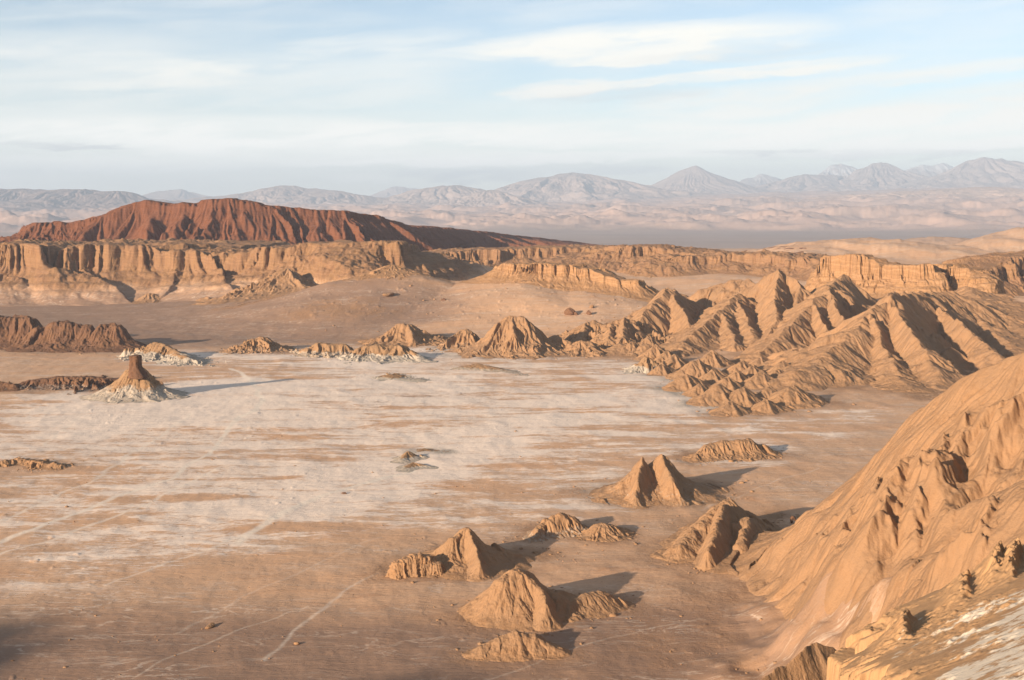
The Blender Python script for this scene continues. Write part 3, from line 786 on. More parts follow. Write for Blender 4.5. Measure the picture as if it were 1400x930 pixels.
mount('dark bluish mountain range at the left edge', [[(-160, 268, 17500, 900, 1900), (-60, 262, 17200, 900, 1900), (30, 258, 17000, 900, 1900), (80, 261, 16800, 900, 1800), (105, 258.5, 16600, 900, 1800), (140, 263, 16500, 900, 1700), (160, 261.5, 16400, 900, 1500), (185, 271, 16300, 600, 1000), (205, 285, 16200, 400, 600)], [(60, 283, 15000, 600, 900), (120, 288, 14800, 500, 800)]], 'bluff', 'shaded', gl=(.55, .4, .2, .22), ero=.8)
mount('snow dusted ridge just right of the pointed volcano', [[(985, 262, 33000, 900, 1500), (1015, 246, 33000, 1000, 1800), (1042, 239, 33000, 1000, 1800), (1075, 247, 33000, 900, 1700)]], 'range', 'snowy')
mount('snow capped peak behind the grey range', [[(1090, 252, 32000, 900, 1500), (1120, 235, 32000, 1200, 2200), (1135, 226, 32000, 1200, 2200), (1150, 224, 32000, 1200, 2200), (1165, 229, 32000, 1200, 2200), (1195, 245, 32000, 900, 1500)]], 'range', 'snowy')
mount('grey blue range with twin blunt tops', [[(1000, 262, 28500, 900, 1500), (1060, 248, 28500, 1100, 2300), (1100, 238, 28500, 1200, 2600), (1150, 240, 28500, 1200, 2600), (1180, 232, 28500, 1300, 2600), (1195, 224, 28500, 1300, 2600), (1212, 222, 28500, 1300, 2600), (1226, 229, 28500, 1300, 2600), (1260, 238, 28500, 1200, 2200)]], 'range', gl=(.4, .35, .2, .2))
mount('snow streaked ridge left of the highest summit', [[(1215, 240, 31500, 900, 1800), (1250, 227, 31500, 1100, 2000), (1290, 223, 31500, 1200, 2000), (1315, 232, 31500, 1000, 1800)]], 'range', 'snowy')
mount('highest broad summit near the right edge', [[(1265, 248, 27000, 1000, 2000), (1300, 232, 27000, 1200, 2600), (1325, 219, 27000, 1300, 2800), (1345, 213, 27000, 1400, 2800), (1368, 217, 27000, 1400, 2800), (1400, 224, 27000, 1400, 2800), (1470, 234, 27000, 1400, 2600), (1600, 240, 27000, 1400, 2600)]], 'range', gl=(.4, .34, .2, .2))
mount('wide pale foothill below the highest summit', [[(1190, 282, 17500, 600, 1100), (1240, 268, 17500, 800, 1400), (1290, 259, 17600, 900, 1500), (1340, 256, 17700, 900, 1600), (1395, 262, 17800, 900, 1500), (1500, 252, 17800, 900, 1500)]], 'dome', 'foot', name='hill', gl=(.6, .22, .25, .12))

# ------------------------------------------------------------------ red mesa, cliffs and back ridges
form('mesa', 'long dark red flat topped mesa with fluted slopes', 'mesa',
     [[(75, 330, 1800, 60, 40), (105, 322, 1810, 60, 55), (140, 296, 1830, 70, 75), (185, 274, 1850, 90, 95), (235, 278, 1850, 110, 100), (278, 279, 1850, 110, 100), (285, 272, 1850, 110, 100), (312, 272, 1850, 110, 100), (372, 281, 1860, 110, 100), (400, 285, 1880, 110, 100), (470, 287, 1900, 110, 100),
       (520, 297, 1960, 120, 95), (562, 308, 2080, 120, 90), (610, 311, 2300, 120, 90), (700, 321, 2650, 130, 90), (790, 331, 3000, 130, 70), (850, 339, 3200, 120, 50)]],
     pf='mesa', pb='plateau', gl=(.42, .5, .13, .07), ero=.4, rough=.03, qw=.3, crest=.03, mat=MATS['red'], res=1.0, split=('rim_rock', 'slope', .72), rockfall=(-.3, .0))
form('mesa', 'low rusty bench below the left end of the red mesa', 'mesa', [[(-20, 342, 1790, 60, 40), (28, 322, 1800, 60, 50), (52, 304, 1820, 60, 60), (85, 303, 1820, 60, 60), (120, 303, 1830, 60, 55)]],
     pf='mesa', pb='plateau', gl=(.4, .3, .15, .2), mat=MATS['red'], rockfall=(-.3, .0), res=1.0)
form('cliff', 'tall ochre cliff band with a pale scree slope below the red mesa', 'cliff',
     [[(-130, 338, 1430, 420, 112), (-40, 339, 1430, 420, 112), (30, 337, 1430, 420, 112), (100, 337, 1440, 420, 114), (150, 333, 1450, 420, 116), (200, 335, 1450, 420, 116), (260, 344, 1440, 420, 108), (320, 347, 1430, 420, 104), (385, 338, 1420, 300, 104), (430, 330, 1410, 220, 104), (485, 328, 1400, 120, 100), (530, 329, 1400, 30, 92)],
      [(530, 329, 1400, 120, 80), (548, 338, 1470, 200, 80), (556, 348, 1540, 200, 70)]],
     pf='cliff', pb='plateau', gl=(.34, .20, .11, .07), wt=.1, grain=(8, 3.0), rough=.06, qw=1.2, crest=.08, ledge=.6, ero=.22, mat=MATS['cliff'], res=.72, split=('rock_face', 'scree_slope', .45), push=2.2, rockfall=(.02, .45))
form('ridge', 'tan cliff edged ridge in front of the dark end of the mesa', 'ridge',
     [[(560, 356, 1640, 150, 60), (592, 347, 1680, 150, 62), (640, 342, 1700, 150, 62), (700, 339, 1720, 150, 62), (770, 337.5, 1740, 150, 60), (842, 337, 1760, 150, 55)]],
     pf='cliff', pb='plateau', gl=(.5, .35, .2, .3), wt=.1, ero=.25, mat=MATS['cliff'], push=1.5, rough=.07, grain=(8, 1.8), res=.9)
form('ridge', 'short rocky rim right of the tan cliff edged ridge', 'ridge', [[(838, 346, 1640, 150, 50), (868, 337, 1640, 150, 55), (890, 335, 1640, 150, 55), (915, 341, 1630, 150, 50), (955, 346, 1600, 140, 45)]],
     pf='cliff', pb='plateau', gl=(.5, .35, .2, .3), wt=.1, ero=.25, mat=MATS['cliff'], push=1.5, rough=.09, grain=(8, 1.8), res=.9)
form('ridge', 'low broken rim in front of the dark plain', 'ridge', [[(945, 348, 1570, 130, 38), (1000, 346, 1580, 130, 38), (1045, 348, 1560, 130, 40), (1090, 352, 1520, 130, 40), (1130, 357, 1500, 120, 40)]],
     pf='cliff', pb='plateau', gl=(.6, .4, .2, .35), wt=.1, ero=.25, mat=MATS['cliff'], push=1.5, rough=.14, grain=(8, 1.8), crest=.15, res=.9)
form('cliff', 'curved tan cliff capping the sandy slope', 'cliff',
     [[(690, 374, 1200, 70, 20), (708, 361, 1196, 90, 30), (740, 359, 1190, 90, 33), (775, 361, 1184, 90, 34), (800, 367, 1178, 90, 33), (850, 381, 1158, 80, 28), (905, 399, 1130, 60, 24), (930, 408, 1110, 40, 18)]],
     pf='cliff', pb='round', gl=(.7, .3, .22, .3), wt=.1, ero=.2, mat=MATS['strata'], push=1.0, rough=.05, res=.55, split=('rock_face', 'sand_foot', .38))
form('outcrop', 'smooth tan rock crown on the crest of the sandy slope', 'outcrop', [[(500, 381, 1232, 30, 32), (520, 369, 1236, 34, 36), (536, 361, 1238, 36, 38), (556, 368, 1238, 34, 36), (590, 381, 1234, 30, 30)]], pf='mound', gl=(.5, .2, .2, .15), mat=MATS['strata'])
form('mound', 'conical orange hillock at the foot of the ochre cliff', 'mound', [[(352, 392, 1300, 50, 55), (376, 374, 1325, 60, 65), (392, 366, 1330, 60, 65), (408, 377, 1325, 60, 60), (432, 393, 1310, 50, 50)]], pf='mound', gl=(.5, .22, .2, .18))
form('ledge', 'broken row of low tan ledges below the conical hillock', 'ledge', [[(318, 425, 1190, 14, 14), (345, 421, 1200, 14, 16), (372, 417, 1210, 14, 14)], [(356, 414, 1222, 12, 16), (385, 407, 1235, 14, 20), (402, 405, 1236, 14, 20), (425, 402, 1236, 12, 16), (455, 398, 1240, 14, 18), (462, 397, 1240, 10, 14)]], pf='bluff', pb='plateau', gl=(.8, .4, .3, .35), crest=.35, rough=.14, push=.8, mat=MATS['cliff'])
form('mound', 'small steep pyramid at the foot of the scree slope', 'mound', [[(204, 400.5, 1355, 24, 24), (209, 401, 1355, 24, 24)], [(209, 401, 1355, 12, 14), (218, 409, 1350, 10, 12)]], pf='mound', gl=(.6, .2, .25, .2))
form('mound', 'faint sandy swelling on the slope above the pyramid mound', 'mound', [[(425, 446, 1080, 18, 22), (455, 437, 1092, 22, 28), (492, 441, 1085, 18, 24)]], pf='dome', gl=(.5, .2, .25, .2), rockfall=(.3, 1.2))
form('cliff', 'pale banded fin of rock above the badlands', 'cliff', [[(1128, 366, 1140, 16, 22), (1136, 350, 1140, 26, 34), (1162, 348, 1130, 30, 36), (1188, 351, 1115, 30, 36), (1211, 360, 1100, 28, 34), (1245, 364, 1085, 28, 34), (1262, 360, 1078, 22, 30)]],
     pf='cliff', pb='plateau', gl=(.7, .3, .22, .25), ero=.2, wt=.15, mat=MATS['strata'], push=.8, ledge=.8, rough=.04, res=.5, crest=.04, split=('rock_face', 'clay_foot', .4))
form('cliff', 'banded rock fin with a rounded right end', 'cliff', [[(1276, 372, 1110, 20, 24), (1288, 362, 1105, 26, 32), (1310, 364, 1095, 28, 34), (1333, 369, 1080, 26, 32), (1338, 380, 1060, 20, 26)]],
     pf='cliff', pb='plateau', gl=(.7, .35, .22, .3), ero=.2, wt=.15, mat=MATS['strata'], push=.8, ledge=.8, rough=.05, res=.5, crest=.06)
form('ridge', 'dark scarp at the right edge beyond the banded fins', 'ridge', [[(1340, 372, 1300, 80, 50), (1375, 352, 1350, 90, 60), (1410, 346, 1380, 100, 60), (1480, 340, 1400, 100, 60)]], pf='cliff', pb='plateau', gl=(.6, .4, .2, .3), mat=MATS['cliff'], wt=.1, push=1.2)

# ------------------------------------------------------------------ badland ridges
B = dict(pf='spur', gl=(.65, .24, .24, .06), ero=.2, flute=1.0, rough=.09, wind=.5, rockfall=(-.25, .0), crest=.07, res=.42)
def bad(label, ridges, **kw):
    a = dict(B); a.update(kw)
    return form('badland_ridge', label, 'ridge', ridges, group='badland ridges right of the flats', **a)
bad('highest badland ridge with a sharp peak and dark fins on its right', [
    [(1214, 405, 830, 46, 62), (1195, 424, 815, 44, 60), (1160, 455, 780, 40, 55), (1120, 490, 740, 34, 42), (1085, 514, 712, 22, 26)],
    [(1214, 405, 830, 34, 34), (1235, 436, 795, 30, 30), (1268, 480, 750, 26, 26), (1298, 528, 704, 16, 16)],
    [(1190, 430, 806, 24, 24), (1208, 470, 768, 22, 24), (1232, 516, 720, 16, 16)],
    [(1214, 405, 830, 40, 40), (1250, 400, 880, 50, 45), (1300, 398, 930, 60, 50)]])
bad('diagonal fin ridge running down to the right behind the sharp peak', [[(1245, 399, 905, 26, 26), (1290, 424, 862, 24, 24), (1335, 458, 818, 22, 22), (1372, 492, 778, 16, 16)]])
bad('second diagonal fin ridge below the rounded rock fin', [[(1285, 400, 960, 30, 28), (1335, 434, 900, 28, 26), (1392, 478, 835, 22, 20), (1425, 500, 800, 16, 16)]])
bad('brown diagonal ridge at the right edge', [[(1322, 392, 1010, 34, 32), (1370, 430, 930, 32, 30), (1430, 476, 860, 24, 24), (1480, 500, 820, 20, 20)]])
bad('smooth sided ridge ending in fluted dark fins left of the sharp peak', [
    [(1152, 374, 1010, 40, 50), (1132, 392, 965, 38, 50), (1110, 416, 925, 34, 44), (1078, 446, 880, 26, 36), (1040, 482, 832, 16, 20)],
    [(1130, 394, 960, 22, 22), (1146, 425, 905, 22, 22), (1163, 456, 868, 18, 18), (1172, 474, 845, 12, 12)],
    [(1112, 414, 925, 18, 18), (1128, 448, 880, 18, 18), (1140, 478, 846, 12, 12)]])
bad('knob topped ridge at the back of the badlands', [[(1030, 389, 1040, 36, 40), (1050, 379, 1030, 34, 40), (1065, 370, 1022, 34, 40), (1082, 378, 1015, 34, 38), (1096, 392, 1000, 26, 30)], [(1064, 371, 1020, 26, 26), (1058, 410, 965, 24, 24), (1062, 440, 925, 20, 20), (1050, 462, 896, 14, 14)]])
bad('double crested ridge with a dark hollow under its top', [[(985, 386, 1070, 34, 40), (998, 382, 1065, 36, 42), (1022, 384, 1055, 36, 42), (1042, 392, 1040, 30, 36)],
    [(1009, 401, 1005, 30, 38), (992, 418, 970, 28, 40), (962, 444, 925, 24, 36), (932, 468, 885, 18, 24), (918, 480, 868, 12, 14)],
    [(1006, 404, 1000, 18, 18), (1022, 436, 940, 18, 18), (1030, 466, 895, 12, 12)], [(985, 424, 962, 16, 16), (1000, 450, 915, 16, 16), (1006, 468, 890, 10, 10)]])
bad('pointed ridge where the curved cliff meets the badlands', [[(930, 402, 1040, 26, 26), (913, 393, 1012, 30, 34), (896, 412, 985, 26, 34), (878, 432, 955, 18, 24)], [(913, 393, 1012, 26, 26), (928, 416, 985, 22, 22), (944, 442, 945, 14, 14)]])
bad('broad low ridge between the diagonal fins and the big orange slope', [[(1440, 462, 815, 20, 24), (1385, 492, 760, 20, 22), (1335, 524, 712, 16, 18), (1300, 548, 672, 9, 10)]], res=.35)
bad('low front ridge at the right end of the flats', [[(1198, 524, 722, 12, 14), (1226, 513, 716, 16, 18), (1246, 530, 694, 14, 14), (1264, 549, 668, 9, 9)], [(1226, 513, 716, 12, 12), (1258, 530, 700, 12, 12), (1272, 544, 676, 8, 8)]], res=.3)

# ------------------------------------------------------------------ small badland mounds
MND = [(875, 453, 912, 16, 'pointed mound under the pointed ridge', -8), (888, 458, 900, 14, 'twin of the pointed mound, slightly lower and to its right', -6), (864, 466, 890, 13, 'rounded mound left of the pointed mound', -6),
       (897, 471, 874, 15, 'sharp crested mound below the double crested ridge', -10), (913, 478, 858, 13, 'flat sided mound touching the sharp crested one', -8), (923, 484, 845, 15, 'bright orange mound with a black shadow beside the salt spire', -10),
       (974, 479, 850, 16, 'bell shaped mound in front of the double crested ridge', -8), (955, 491, 822, 20, 'long grey topped mound left of the bell shaped one', -14), (1016, 492, 822, 15, 'pointed mound behind the flat clay blocks', -9), (1030, 498, 812, 14, 'squat orange block in the middle of the clay mounds', -8),
       (1042, 507, 790, 17, 'ridged mound with striped shadows at the centre', -10), (1064, 504, 796, 15, 'broad mound right of the striped one', -8), (1090, 476, 840, 20, 'rounded shoulder mound under the fluted fins', -12), (1070, 493, 812, 18, 'round mound casting a dark oval shadow', -8),
       (995, 514, 774, 14, 'blocky mound with a wedge shaped shadow', -9), (985, 526, 744, 20, 'large front mound with a raked right side', -16), (1016, 529, 742, 18, 'low triangular mound near the flats', -12), (1085, 527, 742, 21, 'lumpy mound at the right front of the clay field', -12),
       (938, 510, 776, 17, 'dark flanked mound at the left edge of the clay field', -10), (957, 524, 748, 12, 'thin leaning mound at the edge of the flats', -5), (1052, 528, 740, 14, 'small pale mound before the striped one', -8), (1115, 490, 810, 16, 'low mound leaning on the highest badland ridge', -10),
       (975, 505, 792, 13, 'small wedge mound between the grey topped and blocky ones', -7), (1008, 506, 790, 12, 'small rounded mound between the clay blocks', -6), (1040, 487, 836, 12, 'little mound behind the squat orange block', -7), (905, 496, 822, 11, 'low bright mound near the salt spire', -7), (1000, 548, 700, 13, 'lowest front mound reaching onto the flats', -10), (1048, 545, 704, 13, 'half buried mound at the front of the field', -8)]
for px, py, d, w, lab, run in MND:
    s = px * 7 % 11 / 11.0
    d = 170000 / (py + w * 1.15 + 3 - HZ) + w * .4; w = w * .8
    form('mound', lab, 'mound', [[(px + run * 1.6, py + 12 + 4 * s, d - 8, w * .6, w * .7), (px + run * .6, py + 3, d - 3, w * .9, w), (px, py, d, w, w * 1.05), (px + 7 + 4 * s, py + 6, d + 2, w * .9, w)],
                              [(px, py, d, w * .6, w * .6), (px + 4, py + 9, d - 7, w * .5, w * .5), (px + 8, py + 18, d - 13, w * .3, w * .3)]],
         pf='spur', gl=(.9, .2, .35, .05), rough=.09, crest=.08, ero=.12, group='small clay mounds in front of the badlands', res=.33)

# ------------------------------------------------------------------ mounds standing along the back of the flats
def mound(label, ridges, name='mound', cat='mound', **kw):
    a = dict(pf='mound', gl=(.9, .13, .35, .03), rough=.17, ero=.15); a.update(kw)
    return form(name, label, cat, ridges, **a)
mound('big furrowed mound with a crumbling double top', [[(668, 458, 880, 20, 26), (684, 440, 889, 26, 32), (696, 432, 892, 28, 34), (716, 434, 891, 28, 34), (732, 452, 886, 22, 30), (752, 474, 880, 16, 20)], [(700, 433, 890, 18, 18), (702, 455, 872, 16, 16)]], gl=(.5, .2, .16, .1), rough=.12, ero=.3, salt=.4, res=.34)
mound('low block of orange rock right of the big furrowed mound', [[(748, 463, 905, 10, 14), (760, 458, 905, 14, 18), (778, 468, 898, 12, 16), (790, 478, 890, 8, 12)]], pf='bluff')
mound('yellowish mound in front of the small badland peaks', [[(775, 482, 873, 10, 14), (795, 466, 882, 16, 20), (806, 466, 884, 16, 20), (820, 482, 874, 10, 14)]], gl=(.4, .35, .15, .3))
mound('sharp twin topped peak at the left end of the badlands', [[(822, 458, 925, 16, 20), (836, 441, 938, 20, 24), (853, 433, 942, 24, 28), (866, 448, 934, 18, 24), (880, 464, 920, 14, 16)], [(836, 442, 936, 14, 14), (830, 464, 905, 12, 12)], [(853, 434, 940, 16, 16), (852, 460, 906, 14, 14)]], pf='spur', gl=(.4, .4, .16, .25))
mound('small dark peak left of the sharp twin topped peak', [[(786, 452, 955, 16, 18), (800, 442, 962, 18, 22), (815, 438, 966, 18, 24), (832, 447, 958, 14, 18)], [(800, 442, 960, 14, 14), (797, 462, 930, 12, 12)]], pf='spur', gl=(.45, .4, .18, .25))
mound('dome topped clay mound below the sharp twin topped peak', [[(836, 476, 880, 12, 16), (850, 469, 884, 14, 20), (868, 473, 880, 12, 18)]], pf='round')
mound('hummocky clay mound beside the white salt spire', [[(866, 480, 868, 10, 12), (882, 470, 874, 14, 16), (896, 480, 866, 10, 12)]], pf='bluff')
mound('small spire of white salt at the edge of the flats', [[(868, 503, 782, 8, 10), (878, 490, 786, 11, 12), (882, 487, 786, 10, 12), (896, 500, 780, 8, 10)]], name='salt_spire', cat='spire', salt=1.1, mat=MATS['pale'], gl=(.6, .35, .25, .3), rough=.09)
mound('symmetrical pyramid mound on the sandy foot of the slope', [[(530, 463, 944, 14, 20), (545, 443, 955, 24, 28), (560, 442, 957, 24, 28), (572, 458, 950, 16, 18), (590, 467, 944, 8, 8)], [(557, 442, 956, 14, 14), (566, 464, 930, 8, 8)]], gl=(.5, .2, .22, .16))
mound('small jagged mound left of the big furrowed mound', [[(618, 466, 918, 10, 14), (630, 453, 922, 13, 16), (638, 450, 922, 14, 16), (648, 462, 916, 10, 14)], [(640, 472, 890, 8, 10), (655, 478, 884, 8, 10)]], pf='bluff', gl=(.6, .4, .25, .35), salt=.5)
mound('rounded crumbly mound standing alone on the pale flats', [[(336, 472, 888, 12, 14), (347, 463, 896, 16, 18), (359, 461, 898, 18, 20), (372, 470, 894, 14, 18), (388, 479, 886, 8, 12)]], pf='bluff', gl=(.4, .3, .16, .3), salt=.5)
mound('long flat topped mound with a fluted front', [[(422, 476, 868, 10, 12), (438, 469, 872, 14, 16), (468, 470, 872, 14, 16), (480, 478, 866, 10, 12), (496, 486, 856, 7, 9)]], pf='bluff', gl=(.7, .35, .3, .35), salt=.75, mat=MATS['pale'], rough=.09)
mound('white based mound with two orange caps', [[(488, 487, 845, 14, 16), (506, 472, 852, 16, 22), (518, 470, 854, 16, 22), (530, 477, 850, 14, 20)], [(528, 478, 850, 14, 20), (543, 471, 852, 16, 22), (558, 478, 848, 13, 18), (582, 492, 832, 8, 10)]], pf='bluff', gl=(.6, .25, .25, .25), salt=1.1, mat=MATS['pale'], split=('cap', 'salt_base', .45), rough=.09)
mound('low orange hump with a white right flank', [[(632, 501, 796, 7, 8), (652, 497, 798, 9, 11), (676, 502, 788, 9, 11), (700, 508, 776, 8, 9), (718, 514, 764, 6, 6)]], pf='dome', salt=.8, mat=MATS['pale'], gl=(.6, .25, .25, .2), rough=.09)
mound('low double hump of white salt on the flats', [[(520, 519, 744, 6, 8), (534, 512, 752, 9, 12), (550, 518, 744, 7, 9), (572, 518, 742, 8, 11), (600, 526, 726, 6, 7)]], salt=1.3, mat=MATS['pale'], pf='dome', gl=(.7, .35, .3, .35), rough=.12)
# left side outcrops
mound('rugged reddish outcrop cut by the left edge', [[(-40, 437, 940, 26, 30), (-5, 432, 942, 28, 34), (22, 430, 944, 26, 34), (42, 436, 940, 22, 30), (62, 452, 932, 14, 20)]], name='outcrop', cat='outcrop', pf='bluff', mat=MATS['brown'], gl=(.7, .14, .25, .06), rough=.16, grain=(6, 1.6), ero=.2)
mound('wide rust brown outcrop with a crumbled dark face', [[(30, 466, 912, 14, 18), (55, 448, 918, 20, 26), (80, 439, 922, 24, 32), (96, 441, 922, 24, 32), (118, 446, 920, 22, 30), (134, 456, 916, 16, 24)]], name='outcrop', cat='outcrop', pf='bluff', mat=MATS['brown'], gl=(.7, .14, .25, .06), rough=.16, grain=(6, 1.6), ero=.2)
mound('square shouldered rust brown outcrop beside the wide one', [[(130, 452, 914, 18, 24), (142, 445, 916, 20, 28), (157, 442, 917, 20, 28), (166, 452, 914, 16, 24), (180, 472, 906, 10, 14)]], name='outcrop', cat='outcrop', pf='bluff', mat=MATS['brown'], gl=(.7, .14, .25, .06), rough=.16, grain=(6, 1.6), ero=.2)
mound('salt crusted mound with a rust tip behind the chimney butte', [[(200, 484, 852, 14, 14), (214, 468, 856, 18, 20), (226, 472, 852, 16, 18), (246, 482, 842, 14, 14), (268, 490, 830, 8, 10)], [(240, 483, 826, 14, 12), (262, 490, 818, 10, 9)]], salt=1.1, mat=MATS['pale'], pf='mound', split=('tip', 'salt_base', .62), gl=(.4, .3, .16, .3), rough=.09)
mound('long low brown bank left of the chimney butte', [[(14, 528, 702, 8, 9), (45, 519, 710, 14, 12), (80, 515, 714, 22, 12), (120, 515, 716, 24, 12), (160, 518, 716, 20, 11), (185, 524, 710, 12, 9)]], name='bank', cat='bank', pf='bluff', mat=MATS['brown'], salt=.6, gl=(.5, .35, .2, .35), rough=.1)
mound('small brown bank cut by the left edge', [[(-40, 526, 700, 10, 10), (-5, 521, 704, 12, 12), (18, 524, 702, 8, 9)]], name='bank', cat='bank', pf='bluff', mat=MATS['brown'])
mound('thin crumbling ledge on the white flats at the left', [[(-15, 633, 486, 4, 3.5), (8, 629, 490, 5, 4), (35, 627, 493, 6, 4.5), (60, 632, 487, 5, 4), (84, 634, 485, 4, 4)]], name='ledge', cat='ledge', pf='bluff', gl=(.8, .4, .3, .4), rough=.14, crest=.25)
# chimney butte: a salt cone carrying a pillar
mound('chimney shaped butte with a dark red pillar on a pale salt cone', [[(150, 536, 668, 14, 14), (166, 515, 672, 20, 20), (181, 503, 675, 24, 25), (192, 501, 675, 24, 25), (202, 512, 674, 19, 20), (212, 524, 672, 16, 17), (228, 538, 667, 11, 11)]], name='butte', cat='butte', pf='mound', mat=MATS['pale'], salt=.9, grain=(2.6, .8), gl=(.7, .12, .2, .05), rough=.08, crest=.02, wide=1.15)
def pillar(parent):
    rng = np.random.RandomState(5); n, m = 40, 30
    bx, by, bz = P(185, 507, 672); top = P(185, 486.5, 672)[2]
    th = np.linspace(0, 2 * np.pi, n, endpoint=False); t = np.linspace(-.45, 1, m)
    TH, T_ = np.meshgrid(th, t)
    r = 2.9 * (1 + .75 * np.maximum(.28 - T_, 0) * (1.2 + 1.0 * np.cos(TH)))
    sq = 1 / np.maximum(np.abs(np.cos(TH)), np.abs(np.sin(TH))) ** .55
    r = r * sq * (1 + .24 * fbm(np.cos(TH) * 1.6 + 5, np.sin(TH) * 1.6 + T_ * 1.3, 4, 77) +   .16 * fbm(np.cos(TH) * 4, np.sin(TH) * 4 + T_ * 5, 3, 78))
    x = bx + r * np.cos(TH) + .5 * (1 - T_) * .6; y = by + r * np.sin(TH) * 1.2; z = bz + (top - bz) * T_ + 1.0 * (T_ > .9) * fbm(np.cos(TH), np.sin(TH), 2, 9)
    vs = np.stack([x, y, z], -1).reshape(-1, 3).tolist(); fs = []
    for i in range(m - 1):
        for j in range(n): fs.append((i * n + j, i * n + (j + 1) % n, (i + 1) * n + (j + 1) % n, (i + 1) * n + j))
    c = len(vs); vs.append((float(x[-1].mean()), float(y[-1].mean()), top + .25))
    for j in range(n): fs.append(((m - 1) * n + j, (m - 1) * n + (j + 1) % n, c))
    me = bpy.data.meshes.new('pillar'); loc = parent.location
    me.from_pydata([(a - loc[0], b - loc[1], cc - loc[2]) for a, b, cc in vs], [], fs); me.materials.append(MATS['dark'])
    for nm, v in (('rock', 1.0), ('salt', 0), ('dark', 0), ('track', 0)):
        at = me.attributes.new(nm, 'FLOAT', 'POINT'); at.data.foreach_set('value', np.full(len(vs), v, dtype=f32))
    for p in me.polygons: p.use_smooth = True
    o = link('pillar', me, parent); o['label'] = 'dark red rock pillar'

# ------------------------------------------------------------------ foreground mounds on the brown floor
mound('tall sharp mound with a lit left face in the middle foreground', [[(676, 800, 309, 7, 9), (692, 782, 311, 9.5, 12), (701, 777, 312, 10, 13), (712, 779, 314, 10, 12), (730, 795, 316, 9, 10), (760, 808, 318, 8, 9)], [(706, 778, 312, 6, 6), (742, 806, 307, 5, 5), (745, 826, 301, 4, 4)], [(752, 808, 312, 6, 6), (768, 818, 309, 6, 7)]], pf='round', gl=(.9, .11, .3, .03), rough=.14, res=.11)
mound('low cracked hump right of the tall sharp mound', [[(778, 822, 309, 5, 5), (800, 812, 313, 6, 7), (822, 808, 316, 6, 7), (840, 816, 316, 5, 5)]], pf='round', gl=(.9, .11, .3, .03), rough=.14, res=.12)
mound('low rounded hump at the bottom of the picture below the tall sharp mound', [[(658, 884, 281, 4, 4.5), (682, 872, 283, 5.5, 6), (704, 862, 284, 6.5, 7), (728, 867, 284, 6, 6), (756, 882, 282, 4, 4.5)]], pf='round', gl=(.9, .11, .3, .03), rough=.14, res=.11)
mound('long mound with a dark crumbling peak and a sloping left tail', [[(560, 775, 345, 7, 8), (595, 755, 350, 9, 12), (620, 733, 354, 11, 15), (637, 722, 357, 12, 16), (655, 731, 358, 12, 15), (668, 746, 359, 11, 13), (700, 756, 362, 8, 9)], [(640, 723, 356, 6, 7), (652, 752, 346, 5, 5), (655, 772, 340, 4, 4)]], gl=(.9, .11, .3, .03), rough=.14, res=.12)
mound('square overhanging rock block at the left end of the long mound', [[(545, 766, 341, 3.0, 3.6), (565, 757, 343, 3.4, 4.2), (585, 758, 344, 3.2, 4.0), (596, 768, 343, 2.6, 3.4)]], name='outcrop', cat='outcrop', pf='pillar', gl=(.9, .16, .4, .06), ledge=.9, rough=.14, push=.35, ero=.15, res=.1)
mound('small jagged mound with white flecks behind the long mound', [[(735, 722, 382, 4.5, 5), (748, 710, 386, 6, 7), (768, 701, 389, 8, 8.5), (782, 707, 389, 7.5, 8), (800, 722, 390, 6, 6)]], pf='bluff', gl=(.7, .25, .3, .1), rough=.2, salt=.6, res=.13)
mound('smooth little hump beside the small jagged mound', [[(806, 729, 382, 5, 5), (822, 715, 385, 7, 8), (834, 717, 386, 7, 7), (845, 727, 385, 5, 5)]], pf='round', gl=(.5, .14, .2, .1), res=.13)
mound('large two humped mound with a long shadow on the flats', [[(838, 668, 432, 8, 9), (858, 648, 436, 11, 13), (877, 628, 440, 15, 18), (889, 636, 441, 13, 15), (902, 621, 443, 17, 20), (920, 638, 445, 15, 17), (948, 656, 448, 11, 13), (978, 668, 448, 7, 8)], [(878, 628, 439, 8, 8), (872, 655, 428, 7, 7), (868, 676, 422, 5, 5)], [(904, 622, 442, 9, 9), (918, 655, 430, 8, 8), (930, 678, 424, 5, 5)]], gl=(.9, .11, .3, .03), rough=.14, salt=.45, res=.15)
mound('flat topped mound with raked sides right of the two humped one', [[(950, 620, 502, 6, 8), (968, 608, 506, 8, 10), (990, 603, 509, 9, 11), (1024, 600, 511, 9, 11), (1042, 608, 512, 8, 9), (1068, 620, 512, 4, 5)]], pf='bluff', gl=(.5, .18, .2, .10), rough=.12, res=.18)
mound('lobed mound with several rounded tops near the foot of the big slope', [[(930, 744, 362, 8, 10), (962, 712, 374, 12, 14), (980, 694, 383, 14, 16), (994, 685, 387, 14, 16), (1020, 698, 390, 12, 12), (1040, 708, 392, 9, 8)], [(990, 688, 384, 8, 8), (985, 700, 374, 8, 8), (977, 728, 360, 7, 7), (968, 752, 350, 4, 4)], [(1004, 716, 374, 8, 9), (1016, 709, 377, 9, 10), (1029, 708, 379, 9, 10), (1047, 724, 382, 8, 8), (1066, 738, 383, 5, 5)], [(1022, 710, 376, 7, 7), (1012, 742, 360, 6, 6)]], pf='round', gl=(.9, .11, .3, .03), rough=.14, wide=1.05, res=.13)
mound('tiny mound beyond the lobed mound', [[(1056, 710, 406, 3, 3), (1066, 704, 409, 4, 5), (1078, 710, 408, 3, 3)]], pf='dome', rough=.14, res=.14)
T3 = 'three small salt humps in the middle of the flats'
mound('largest of the three salt humps, white on its left side', [[(548, 628, 500, 4, 5), (558, 617, 507, 6, 7), (572, 621, 508, 5, 6), (594, 628, 506, 3, 4)]], salt=.9, mat=MATS['pale'], group=T3, res=.15, rough=.09)
